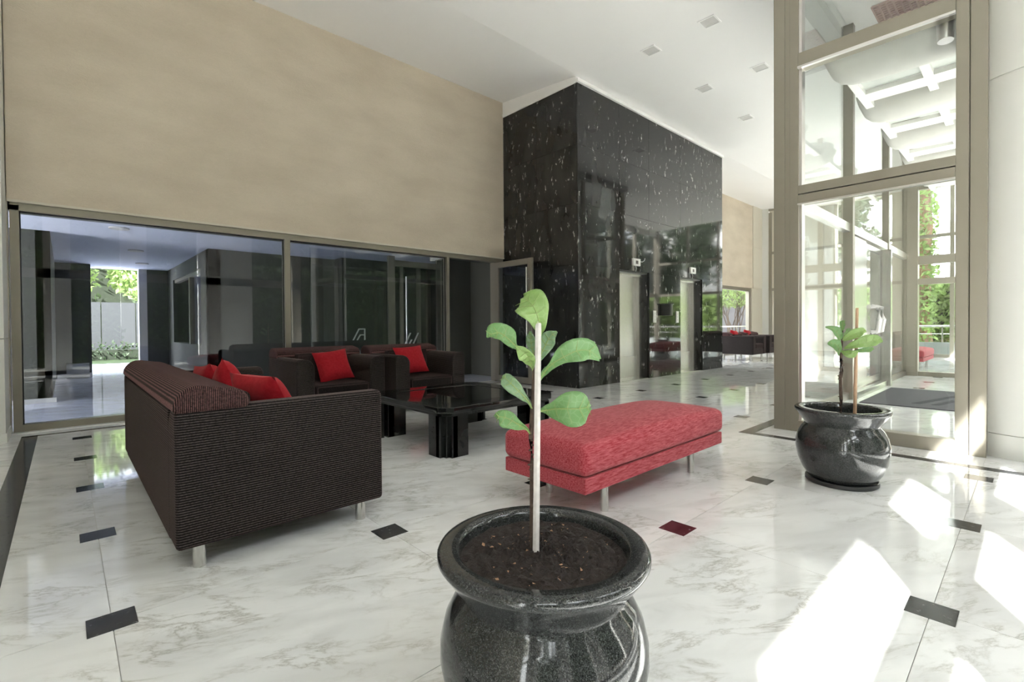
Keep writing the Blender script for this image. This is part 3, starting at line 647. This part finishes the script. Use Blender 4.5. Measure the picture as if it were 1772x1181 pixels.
def tree(x, y, h, cr, lab, seed, mat='tree', n=4500, ls=.14, tr='bark'):
    e = empty('tree', (x, y, -.1), label=lab, cat='tree', group='garden trees')
    bm = bmesh.new(); atube(bm, [(0, 0, 0), (.08, .03, h*.3), (-.05, .06, h*.6), (0, 0, h*.85)], [.2, .16, .12, .05], 8)
    R = random.Random(seed)
    for k in range(5):
        a = R.uniform(0, 2*PI); atube(bm, [(0, 0, h*.45+k*.1*h), (cr*.5*math.cos(a), cr*.5*math.sin(a), h*.6+k*.08*h)], [.07, .03], 6)
    obj('trunk', bm, M[tr], e)
    bl = [(Vector((R.uniform(-.6, .6)*cr, R.uniform(-.6, .6)*cr, h*R.uniform(.5, 1))), cr*R.uniform(.35, .6)) for _ in range(9)]
    def f(R2):
        c_, q = R2.choice(bl); v = Vector((R2.gauss(0, 1), R2.gauss(0, 1), R2.gauss(0, 1))).normalized()*R2.uniform(.5, 1)*q; return c_+v
    me = leafcloud(n, f, ls, seed); me.materials.append(M[mat]); link('foliage', me, e, kind='stuff')
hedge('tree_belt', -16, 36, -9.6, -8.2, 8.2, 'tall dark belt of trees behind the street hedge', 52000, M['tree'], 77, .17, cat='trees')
tree(27, -3, 8, 2.4, 'leafy tree beside the white building', 18)
e = empty('ivy_covered_tree', (24.6, 2.9, -.1), label='tall pinkish trunk wrapped in ivy in front of the white building', cat='tree')
bm = bmesh.new(); atube(bm, [(0, 0, 0), (.1, .1, 2.5), (-.05, .0, 5), (0, 0, 9)], [.34, .28, .24, .2], 10); obj('trunk', bm, M['trunk'], e, smooth=True)
def f(R):
    z = R.uniform(.2, 8.5); a = R.uniform(0, 2*PI); q = R.uniform(.3, .62)*(1.0 if z > 2.8 else .9); return (q*math.cos(a), q*math.sin(a)+.2, z)
me = leafcloud(3000, f, .10, 22); me.materials.append(M['hedge_lit']); link('ivy', me, e, kind='stuff')
e = empty('white_building', (40, 0, -.1), label='bright white apartment building beyond the far glass', cat='building')
boxes('wall', [(38, 46, -14, 14, -.1, 18)], M['bldg'], e)
for z in (1, 4.2, 7.4, 10.6):
    for y in (-8, -4.5, -1, 2.2, 5.6, 9):
        box('window', 37.95, 38.0, y-.9, y+.9, z, z+1.5, M['winb'], e); box('balcony', 37.2, 38, y-1.3, y+1.3, z-.45, z-.3, M['bldg'], e)
e = empty('salmon_building', (10, -24, -.1), label='salmon and white building across the street', cat='building')
boxes('wall', [(4, 17, -30, -24, -.1, 14)], M['pinkb'], e)
for z in (1, 4.2, 7.4):
    for x in (6, 9, 12, 15): box('window', x-.9, x+.9, -24.05, -23.95, z, z+1.6, M['bldg'], e)
# north garden seen through the annex
hedge('garden_hedge', -3, 6, 22.0, 22.6, .45, 'dark planting strip at the back of the annex garden', 2500, M['tree'], 5, .06)
hedge('garden_trees', -8, 12, 28.4, 29.4, 7.5, 'dark mass of trees beyond the annex garden fence', 9000, M['hedge'], 78, .15, cat='trees')
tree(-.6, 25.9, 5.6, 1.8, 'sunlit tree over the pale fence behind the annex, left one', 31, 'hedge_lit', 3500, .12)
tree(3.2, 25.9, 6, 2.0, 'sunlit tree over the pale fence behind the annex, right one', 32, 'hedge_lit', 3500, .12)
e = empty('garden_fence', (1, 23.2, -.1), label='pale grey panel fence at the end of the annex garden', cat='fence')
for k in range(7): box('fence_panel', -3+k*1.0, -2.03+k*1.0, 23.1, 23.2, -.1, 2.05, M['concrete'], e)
box('unseen_shade_storeys', -9, 20.5, YF, YW+.3, 5.95, 29, M['cream'], kind='structure')  # unseen block added above, its height set to shade the annex garden and fence
boxes('annex_lawn', [(-4, 9, 19.5, 23, -.12, -.02)], M['lawn'], None).name = 'lawn'
tagp(bpy.data.objects['lawn'], kind='structure')

# ------------------------------------------------------------------ ceiling lights
def ceiling_light(x, y, lab, first=[None]):
    if first[0] is None:
        e = empty('ceiling_light', (x, y, CEIL), label=lab, cat='ceiling light', group='recessed downlights')
        bm = bmesh.new()
        for a in ((-.12, .12, -.12, -.10), (-.12, .12, .10, .12), (-.12, -.10, -.10, .10), (.10, .12, -.10, .10)): abox(bm, *a, -.012, .002)
        obj('trim_frame', bm, M['ceil'], e)
        bm = bmesh.new(); v = [bm.verts.new(p) for p in ((-.1, -.1, -.004), (.1, -.1, -.004), (.1, .1, -.004), (-.1, .1, -.004), (-.06, -.06, -.001), (.06, -.06, -.001), (.06, .06, -.001), (-.06, .06, -.001))]
        for q in ((0, 1, 5, 4), (1, 2, 6, 5), (2, 3, 7, 6), (3, 0, 4, 7), (4, 5, 6, 7)): bm.faces.new([v[i] for i in q])
        obj('reflector', bm, M['hole'], e); first[0] = e; return e
    return dup(first[0], (x, y, CEIL), label=lab)
ceiling_light(6.71, 3.12, 'square downlight nearest the glass post and the camera')
for x, y, l in ((6.74, 4.06, 'square downlight nearest the corner of the black marble block'), (8.53, 3.11, 'square downlight second along the glass side row, closest to the post'),
                (8.54, 4.06, 'square downlight second along the row in front of the elevators'), (10.38, 4.06, 'square downlight third along the row in front of the elevators')): ceiling_light(x, y, l)

# ------------------------------------------------------------------ upholstery
def rbox(name, x0, x1, y0, y1, z0, z1, mat, parent, bev, seg=5, **t): return lbox(name, x0, x1, y0, y1, z0, z1, mat, parent, bevel=bev, seg=seg, **t)
def sofa(name, W, D, cat, label, group=None, nseat=1, hback=.84, harm=.735, z0=.115, leg=.115, armw=.2):
    """front faces local -y, back at +y"""
    e = empty(name, label=label, cat=cat, group=group)
    rbox('base', -W/2+armw-.02, W/2-armw+.02, -D/2+.015, D/2-.25, z0, z0+.17, M['sofa_z'], e, .015, 3)
    sw = (W-2*armw)/nseat
    for k in range(nseat): rbox('seat_cushion', -W/2+armw+k*sw+.004, -W/2+armw+(k+1)*sw-.004, -D/2+.0, D/2-.26, z0+.17, z0+.32, M['sofa_plain'], e, .035, 4)
    for s in (-1, 1):
        bm = bmesh.new(); x0, x1 = (-W/2, -W/2+armw) if s < 0 else (W/2-armw, W/2)
        inner = x1 if s < 0 else x0; outer = x0 if s < 0 else x1
        R = .11; pts = [(outer, z0), (outer, harm-.025)]
        pts += [(outer-s*.008, harm-.006), (outer-s*.03, harm)]
        for k in range(7): t = PI/2*k/6; pts.append((inner+s*R-s*R*math.sin(t), harm-R+R*math.cos(t)))
        pts.append((inner, z0))
        a = [bm.verts.new((x, -D/2, z)) for x, z in pts]; b = [bm.verts.new((x, D/2, z)) for x, z in pts]; n = len(pts)
        bm.faces.new(a); bm.faces.new(b[::-1])
        for i in range(n): bm.faces.new((a[i], a[(i+1) % n], b[(i+1) % n], b[i]))
        obj('arm', bm, M['sofa_z'], e, bevel=.02, seg=3)
    rbox('backrest', -W/2+armw-.02, W/2-armw+.02, D/2-.28, D/2, z0, harm-.012, M['sofa_z'], e, .012, 3)
    # padded roll along the top of the back
    bm = bmesh.new(); pts = []
    yb, yf, zb, zt = D/2+.006, D/2-.30, harm-.018, hback
    pts.append((yb-.004, zb))
    for k in range(9): t = PI/2*k/8; pts.append((yb-.10+.10*math.cos(t), zt-.10+.10*math.sin(t)))
    for k in range(7): t = PI/2*k/6; pts.append((yf+.09-.09*math.sin(t), zt-.02-.075+.075*math.cos(t)))
    pts.append((yf+.005, zb-.0)); n = len(pts)
    a = [bm.verts.new((-W/2-.002, y, z)) for y, z in pts]; b = [bm.verts.new((W/2+.002, y, z)) for y, z in pts]
    bm.faces.new(a); bm.faces.new(b[::-1])
    for i in range(n): bm.faces.new((a[i], a[(i+1) % n], b[(i+1) % n], b[i]))
    obj('back_roll', bm, M['sofa_x'], e, bevel=.04, seg=5)
    rbox('back_cushion', -W/2+armw+.005, W/2-armw-.005, D/2-.36, D/2-.27, z0+.3, hback-.07, M['sofa_plain'], e, .03, 3)
    for sx in (-1, 1):
        for sy in (-1, 1):
            bm = bmesh.new(); acyl(bm, (sx*(W/2-.085), sy*(D/2-.10), 0), (sx*(W/2-.085), sy*(D/2-.10), leg+.005), .028, n=20); obj('leg', bm, M['chrome'], e, smooth=True)
    return e
def pillow(loc, rot, lab, s=.42, group='red scatter cushions'):
    e = bpy.data.objects.new('cushion', None)
    bm = bmesh.new(); n = 14; g_ = []
    for side in (1, -1):
        grid = []
        for i in range(n+1):
            row = []
            for j in range(n+1):
                a, b = i/n*2-1, j/n*2-1
                pin = 1-.07*(1-a*a)*(abs(b)**3)-0; pin2 = 1-.07*(1-b*b)*(abs(a)**3)
                h = .075*((1-a**4)*(1-b**4))**.6
                row.append(bm.verts.new((a*s/2*pin2, side*h, b*s/2*pin)))
            grid.append(row)
        for i in range(n):
            for j in range(n): bm.faces.new((grid[i][j], grid[i+1][j], grid[i+1][j+1], grid[i][j+1]))
    bmesh.ops.remove_doubles(bm, verts=bm.verts, dist=.0005)
    o = obj('cushion', bm, M['cushion'], None, loc, smooth=True, label=lab, cat='cushion', group=group); o.rotation_euler = rot
    return o
# near sofa: X .345-1.33 , Y 2.54-5.05, faces +X
SL = 2.42
sf = sofa('sofa', SL, .985, 'sofa', 'long dark ribbed sofa on steel legs seen from its end, nearest the camera', nseat=3)
sf.location = (.345+.4925, 2.535+SL/2, 0); sf.rotation_euler = (0, 0, PI/2)
ac = sofa('armchair', 1.06, .98, 'armchair', 'dark upholstered armchair with red cushion in front of the window, left of the pair', 'lobby armchairs')
ac.location = (2.385, 5.47+.49, 0)
dup(ac, (3.535, 5.36+.49, 0), label='dark upholstered armchair with red cushion beside the table, right of the pair')
pillow((2.44, 5.90, .62), (-.55, -.10, -.06), 'square red cushion leaning in the left armchair by the window')
pillow((3.48, 5.80, .64), (-.55, -.06, -.08), 'square red cushion leaning in the right armchair by the window')
pillow((.86, 2.98, .64), (-.5, .0, PI/2+.25), 'red cushion leaning on the near end of the long sofa', .45)
pillow((.80, 3.52, .66), (-.38, .35, PI/2-.1), 'red cushion tucked behind another at the middle of the long sofa', .42)
pillow((.80, 4.05, .64), (-.38, .1, PI/2+.05), 'red cushion on the long sofa, farthest from the camera', .42)

# far seating group
fa = sofa('far_armchair', .98, .98, 'armchair', 'far dark armchair on thin legs, first one right of the marble block', 'far armchairs', z0=.19, leg=.19)
fa.location = (15.05, 5.99, 0)
dup(fa, (16.2, 5.95, 0), label='dark armchair at the far end, partly hidden by the tall glass post')
pillow((15.0, 6.2, .70), (-.3, .1, 0), 'red cushion in the far armchair beside the marble block', .42, 'far red cushions')
pillow((16.0, 6.2, .70), (-.3, .1, 0), 'red cushion in the far armchair beside the glass post', .42, 'far red cushions')
fs = sofa('far_sofa', 2.0, .95, 'sofa', 'dark sofa beyond the vestibule glass near the far end', nseat=2); fs.location = (17.6, 3.05, 0); fs.rotation_euler = (0, 0, PI)

# bench
def bench(name, lab, loc):
    W, D = 1.66, .64; e = empty(name, loc, label=lab, cat='bench', group='red benches')
    lbox('base_band', -W/2, W/2, -D/2, D/2, .185, .272, M['red'], e, bevel=.006)
    bm = bmesh.new(); nx, ny = 24, 12; e0 = .012
    hx, hy = W/2+.012, D/2+.012; top = []
    def sup(a): return math.copysign(abs(a)**.8, a)
    for i in range(nx+1):
        row = []
        for j in range(ny+1):
            a, b = i/nx*2-1, j/ny*2-1
            row.append(bm.verts.new((sup(a)*hx, sup(b)*hy, .445+.05*(1-abs(a)**4)*(1-abs(b)**3))))
        top.append(row)
    for i in range(nx):
        for j in range(ny): bm.faces.new((top[i][j], top[i+1][j], top[i+1][j+1], top[i][j+1]))
    per = [top[i][0] for i in range(nx+1)]+[top[nx][j] for j in range(1, ny+1)]+[top[i][ny] for i in range(nx-1, -1, -1)]+[top[0][j] for j in range(ny-1, 0, -1)]
    low = [bm.verts.new((v.co.x, v.co.y, .275)) for v in per]; n = len(per)
    for i in range(n): bm.faces.new((per[i], per[(i+1) % n], low[(i+1) % n], low[i]))
    bm.faces.new(low)
    o = obj('seat_cushion', bm, M['red'], e, bevel=.045, seg=5)
    for sx in (-1, 1):
        for sy in (-1, 1):
            bm = bmesh.new(); acyl(bm, (sx*(W/2-.30), sy*(D/2-.10), 0), (sx*(W/2-.30), sy*(D/2-.10), .19), .024, n=20); obj('leg', bm, M['chrome'], e, smooth=True)
    return e
b1 = bench('bench', 'long red upholstered bench on round steel legs behind the potted plant', (2.86, 1.945, 0))
dup(b1, (15.3, 2.05, 0), label='red upholstered bench seen small through the far vestibule glass')

# coffee table
t = empty('coffee_table', (2.93, 3.93, 0), label='square low black stone table with glass inset and stepped corner legs', cat='table')
h = .69
def octo(s, c_): return [(-s+c_, -s), (s-c_, -s), (s, -s+c_), (s, s-c_), (s-c_, s), (-s+c_, s), (-s, s-c_), (-s, -s+c_)]
def ringprism(bm, o, i_, z0, z1):
    A = [[bm.verts.new((x, y, z)) for x, y in P] for P, z in ((o, z0), (o, z1), (i_, z1), (i_, z0))]; n = 8
    for a, b in zip(A, A[1:]+A[:1]):
        for k in range(n): bm.faces.new((a[k], a[(k+1) % n], b[(k+1) % n], b[k]))
bm = bmesh.new(); ringprism(bm, octo(h, .10), octo(h-.19, .10), .372, .425); obj('top_frame', bm, M['blackpl'], t, bevel=.006)
bm = bmesh.new(); ringprism(bm, octo(h-.03, .085), octo(h-.19, .09), .345, .372); obj('apron', bm, M['blackpl'], t)
bm = bmesh.new(); aprism(bm, octo(h-.185, .10), .408, .420); obj('glass_inset', bm, M['topglass'], t)
for sx in (-1, 1):
    for sy in (-1, 1):
        bm = bmesh.new(); a = h-.03
        for q in ((a-.26, a, a-.13, a-.07), (a-.13, a-.07, a-.26, a), (a-.17, a-.035, a-.17, a-.035), (a-.26, a-.06, a-.26, a-.06)):
            xs = sorted((sx*q[0], sx*q[1])); ys = sorted((sy*q[2], sy*q[3])); abox(bm, *xs, *ys, 0, .345)
        # step the outer corner: thick slabs along both sides
        for q in ((a-.24, a-.085, a-.03, a), (a-.03, a, a-.24, a-.085)):
            xs = sorted((sx*q[0], sx*q[1])); ys = sorted((sy*q[2], sy*q[3])); abox(bm, *xs, *ys, 0, .345)
        obj('leg', bm, M['blackpl'], t)

# ------------------------------------------------------------------ planters and fiddle-leaf figs
def planter(name, loc, lab, soilz):
    e = empty(name, loc, label=lab, cat='planter', group='granite planters')
    prof = [(.0, .02), (.17, .02), (.20, .035), (.235, .09), (.262, .16), (.275, .235), (.274, .28), (.262, .33), (.24, .372), (.223, .392), (.218, .402), (.222, .412), (.243, .44), (.262, .468), (.276, .487), (.281, .495), (.281, .505), (.277, .512), (.270, .515), (.232, .515), (.226, .511), (.223, .503), (.221, .48), (.216, soilz-.05), (0, soilz-.05)]
    bm = bmesh.new(); rg = alathe(bm, prof, 72); obj('pot', bm, M['granite'], e, smooth=True)
    bm = bmesh.new(); alathe(bm, [(0, 0), (.205, 0), (.216, .008), (.216, .03), (.208, .032), (.200, .018), (0, .018)], 56); obj('saucer', bm, M['saucer'], e, smooth=True)
    R = random.Random(4); bm = bmesh.new(); n = 26; rings = [[bm.verts.new((0, 0, soilz))]]
    for k in range(1, n):
        rad = .2215*k/(n-1); rings.append([bm.verts.new((rad*math.cos(2*PI*q/64), rad*math.sin(2*PI*q/64), soilz+(R.uniform(-.008, .010) if k < n-1 else 0)-.012*(rad/.2)**2)) for q in range(64)])
    for q in range(64): bm.faces.new((rings[0][0], rings[1][q], rings[1][(q+1) % 64]))
    for a, b in zip(rings[1:], rings[2:]):
        for q in range(64): bm.faces.new((a[q], b[q], b[(q+1) % 64], a[(q+1) % 64]))
    obj('soil', bm, M['soil'], e, smooth=True)
    return e
p1 = planter('planter', (.935, .895, 0), 'large polished black granite planter in the foreground, filled with dark soil', .497)
p2 = planter('planter', (3.935, .905, 0), 'polished black granite planter on a saucer in front of the glass wall', .44)
p3 = dup(p2, (16.6, 1.05, 0), label='black planter glimpsed beyond the vestibule at the edge of the glass')
R = random.Random(9); bm = bmesh.new()
for k in range(70):
    a, q = R.uniform(0, 2*PI), .19*math.sqrt(R.random()); c_ = Vector((q*math.cos(a), q*math.sin(a), .498+R.uniform(-.002, .004)-.012*(q/.2)**2)); s = R.uniform(.002, .006)
    v = [bm.verts.new(c_+Vector((R.uniform(-s, s)*1.5, R.uniform(-s, s)*1.5, R.uniform(-.001, .004)))) for _ in range(4)]
    for f_ in ((0, 1, 2), (0, 2, 3), (0, 1, 3), (1, 2, 3)): bm.faces.new([v[i] for i in f_])
obj('wood_chips', bm, M['chip'], p1, kind='stuff')
RR = Vector((math.sin(YAW), -math.cos(YAW), 0)); FF_ = Vector((-math.cos(YAW), -math.sin(YAW), 0)); UU = Vector((0, 0, 1))   # plant frame: right, towards the room's near side, up
def pf(p, q=0): return RR*p[0]+UU*p[1]+FF_*(p[2] if len(p) > 2 else 0)
def leaf(parent, mid, wid, mat, fold=.25, twist=0, rib=True, stalk=None):
    """mid: list of (u, z, toward) along the midrib; wid: (left,right) half widths; cross-section is a shallow V with wavy edge"""
    bm = bmesh.new(); P = [pf(m_) for m_ in mid]; K = 4; n = len(P)
    # resample
    def cr(A, t):
        i = min(int(t), len(A)-2); f_ = t-i
        a, b, c_, d_ = A[max(i-1, 0)], A[i], A[i+1], A[min(i+2, len(A)-1)]
        return .5*((2*b)+(c_-a)*f_+(2*a-5*b+4*c_-d_)*f_*f_+(3*b-a-3*c_+d_)*f_**3)
    W = [Vector((a, b, 0)) for a, b in wid]; m_ = 18; rows = []
    Q = [cr(P, (n-1)*k/m_) for k in range(m_+1)]
    for k in range(m_+1):
        q = Q[k]; tan = (Q[min(k+1, m_)]-Q[max(k-1, 0)]).normalized(); w_ = cr(W, (n-1)*k/m_)
        side = tan.cross(FF_).normalized(); nrm = side.cross(tan).normalized()
        if nrm.dot(FF_) < 0: nrm = -nrm
        side = (side*math.cos(twist)+nrm*math.sin(twist)).normalized(); nrm2 = side.cross(tan).normalized()
        if nrm2.dot(FF_) < 0: nrm2 = -nrm2
        row = []
        for j in range(-K, K+1):
            s = j/K; ww = max(w_[0] if s < 0 else w_[1], .0008)
            row.append(bm.verts.new(q+side*(s*ww)*math.cos(fold*abs(s))+nrm2*(abs(s)*ww*math.sin(fold)+.004*math.sin(k*.9+j)*abs(s))))
        rows.append(row)
    for a, b in zip(rows, rows[1:]):
        for j in range(2*K): bm.faces.new((a[j], a[j+1], b[j+1], b[j]))
    o = obj('leaf', bm, mat, parent, smooth=True)
    so_ = o.modifiers.new('thick', 'SOLIDIFY'); so_.thickness = .0012
    if rib:
        bm = bmesh.new(); atube(bm, [q+FF_*.0015 for q in Q], [max(.0022*(1-k/m_*.8), .0005) for k in range(m_+1)], 5)
        for k in range(3, m_-2, 3):
            for s in (-1, 1):
                a = rows_at(Q, k); w_ = cr(W, (n-1)*k/m_); tan = (Q[min(k+1, m_)]-Q[max(k-1, 0)]).normalized(); side = tan.cross(FF_).normalized(); nr = side.cross(tan).normalized()
                if nr.dot(FF_) < 0: nr = -nr
                sd = (side*math.cos(twist)+nr*math.sin(twist)).normalized(); ww = w_[0] if s < 0 else w_[1]
                n2 = sd.cross(tan).normalized()
                if n2.dot(FF_) < 0: n2 = -n2
                e_ = Q[k]+sd*s*ww*.85*math.cos(fold)+n2*(.85*ww*math.sin(fold)+.003)+tan*ww*.3
                atube(bm, [Q[k]+FF_*.001, (Q[k]+e_)/2+n2*.002, e_], [.0011, .0008, .0004], 4)
        obj('midrib', bm, M['petiole'], o)
    return o
def rows_at(Q, k): return Q[k]
def cvt(px, py, d_=0): # crop pixels of the foreground plant to plant-plane metres
    return ((px)*.0003395-.179-.0000, 1.198-(py)*.0003413, d_)
pt1 = empty('fiddle_leaf_fig', (.935, .895, 0), label='young fiddle-leaf fig with seven big leaves tied to a stake, in the foreground planter', cat='plant', group='potted fiddle-leaf figs')
bm = bmesh.new(); R = random.Random(2)
pts = [cvt(448, 2240, .0), cvt(446, 1800, 0), cvt(448, 1400), cvt(440, 1180, .0), cvt(450, 1000), cvt(462, 800), cvt(470, 620), cvt(490, 480), cvt(505, 390)]
atube(bm, [pf(p) for p in pts], [.008, .0075, .007, .0065, .0065, .006, .0055, .005, .003], 10)
for k in range(26):
    a = cvt(446+R.uniform(-8, 8), 1150+k*38); acyl(bm, pf(a)+FF_*.004, pf(a)+FF_*R.uniform(.007, .010)+RR*R.uniform(-.012, .012), .0035, .002, 6)
obj('stem', bm, M['bark'], pt1, smooth=True)
def LV(parent, pts, wid, mat, fold=.25, twist=0, conv=cvt, sc=.00034): leaf(parent, [conv(*p) for p in pts], [(a*sc, b*sc) for a, b in wid], mat, fold, twist)
G1, G2, G3 = M['leaf'], M['leaf2'], M['leafg']
LV(pt1, [(515, 385, 0), (510, 320, .01), (500, 240, .03), (470, 160, .035), (430, 105, .02), (385, 70, -.01)], [(6, 10), (38, 40), (75, 75), (130, 118), (128, 125), (30, 25)], G2, .25)
LV(pt1, [(460, 640, 0), (435, 560, .02), (390, 500, .05), (325, 440, .06)], [(6, 6), (40, 45), (62, 60), (6, 10)], G2, .4, .3)
LV(pt1, [(400, 480, .04), (325, 440, .055), (270, 390, .06), (210, 345, .06), (150, 350, .05), (108, 375, .04)], [(5, 5), (30, 12), (45, 80), (50, 85), (35, 70), (4, 4)], G1, .2, .2)
LV(pt1, [(505, 580, -.01), (530, 520, -.03), (570, 450, -.05), (610, 385, -.06), (665, 340, -.06)], [(5, 5), (50, 40), (85, 62), (60, 55), (6, 6)], G3, .25)
LV(pt1, [(480, 560, -.02), (460, 480, -.05), (450, 400, -.07), (450, 340, -.08)], [(5, 5), (35, 30), (38, 35), (8, 8)], G3, .2)
LV(pt1, [(505, 730, .005), (540, 650, .03), (600, 580, .05), (680, 525, .07), (770, 480, .08), (870, 480, .07), (960, 545, .05)], [(6, 6), (18, 26), (24, 36), (82, 50), (98, 82), (78, 72), (8, 18)], G1, .25)
LV(pt1, [(455, 950, 0), (420, 880, .02), (375, 820, .04), (310, 750, .05), (245, 690, .04), (222, 672, .04)], [(6, 6), (16, 14), (34, 28), (62, 52), (52, 48), (10, 10)], G3, .3)
LV(pt1, [(500, 960, .01), (560, 935, .04), (620, 915, .06), (700, 905, .08), (790, 905, .08), (850, 900, .07), (882, 900, .06)], [(6, 6), (42, 40), (60, 90), (125, 130), (132, 125), (80, 75), (12, 12)], G1, .18)
LV(pt1, [(435, 1140, 0), (395, 1080, .03), (330, 1030, .05), (260, 990, .05), (200, 975, .05), (166, 985, .04)], [(5, 5), (14, 16), (48, 34), (80, 62), (58, 50), (10, 10)], G1, .25)
sk_ = bmesh.new(); a, b = pf((-.020, .455, .018)), pf((-.0085, 1.136, .018))
acyl(sk_, a, b, .0098, .009, 6); st = obj('support_stake', sk_, M['stake'], None, (.935, .895, 0), label='weathered grey wooden stake standing in the foreground planter', cat='stake', group='plant stakes')
# second plant
def cv2(px, py, d_=0): return (-.506+px*.001078, 1.179-py*.0010885, d_)
pt2 = empty('fiddle_leaf_fig', (3.93, .90, 0), label='small fiddle-leaf fig with a bamboo stake in the planter by the glass', cat='plant', group='potted fiddle-leaf figs')
bm = bmesh.new(); atube(bm, [pf(cv2(*p)) for p in ((462, 690), (464, 560), (458, 420), (462, 300), (468, 200), (475, 110))], [.011, .011, .0095, .009, .007, .003], 8)
atube(bm, [pf(cv2(*p)) for p in ((466, 420), (472, 380), (470, 310))], [.006, .006, .006], 8)
for k in range(14): a = cv2(462+R.uniform(-6, 6), 320+k*22); acyl(bm, pf(a), pf(a)+RR*R.choice((-.016, .016)), .006, .003, 6)
obj('stem', bm, M['bark'], pt2, smooth=True)
def L2(pts, wid, mat, fold=.3, twist=0): LV(pt2, pts, wid, mat, fold, twist, cv2, .00108)
L2([(455, 195, 0), (430, 165, .03), (395, 128, .06), (350, 105, .08), (314, 98, .08)], [(4, 4), (16, 26), (24, 32), (14, 16), (3, 3)], G1)
L2([(450, 280, 0), (425, 245, .04), (390, 215, .08), (350, 198, .10), (316, 200, .1)], [(4, 4), (20, 16), (36, 30), (34, 28), (6, 6)], G1)
L2([(462, 130, 0), (470, 100, .0), (485, 75, -.02), (498, 58, -.02)], [(4, 4), (24, 14), (22, 16), (3, 3)], G1)
L2([(465, 185, .02), (475, 160, .06), (490, 140, .1), (515, 125, .12), (542, 125, .12)], [(10, 10), (34, 24), (40, 30), (26, 22), (3, 3)], G2)
L2([(470, 235, .02), (510, 215, .06), (555, 195, .1), (600, 180, .12), (642, 185, .12)], [(6, 6), (34, 16), (50, 30), (36, 32), (5, 6)], G2)
L2([(510, 252, .04), (545, 243, .08), (575, 235, .1), (603, 232, .1)], [(4, 4), (16, 14), (20, 18), (4, 4)], G1)
L2([(440, 250, .04), (455, 262, .08), (475, 262, .1), (505, 248, .1)], [(6, 6), (22, 26), (20, 24), (4, 4)], G2)
L2([(500, 150, -.03), (530, 140, -.06), (560, 125, -.08), (590, 122, -.08)], [(4, 4), (14, 14), (18, 14), (3, 3)], G1)
sk_ = bmesh.new(); acyl(sk_, pf((.066, .41, .03)), pf((.082, 1.20, .03)), .011, .009, 8); obj('support_stake', sk_, M['bamboo'], None, (3.93, .90, 0), label='thin brown bamboo stake beside the fig near the glass wall', cat='stake', group='plant stakes')

# entrance mat
e = empty('entrance_mat', (9.1, 1.1, 0), label='large charcoal mat with a darker emblem inside the glass vestibule', cat='mat')
box('mat_field', 8.0, 10.16, .10, 1.63, .001, .012, M['mat'], e, bevel=.003)
bm = bmesh.new()
def par(pts): aprism(bm, [(x-9.1, y-1.1) for x, y in pts], .012, .014)
par([(8.35, 1.12), (8.35, 1.03), (9.55, .72), (9.55, .81)]); par([(8.35, .92), (8.35, .84), (8.95, .69), (8.95, .77)]); par([(9.5, .8), (9.6, .8), (9.6, .45), (9.5, .45)]); par([(8.9, .78), (9.0, .78), (9.0, .45), (8.9, .45)])
obj('emblem', bm, M['matlogo'], e)
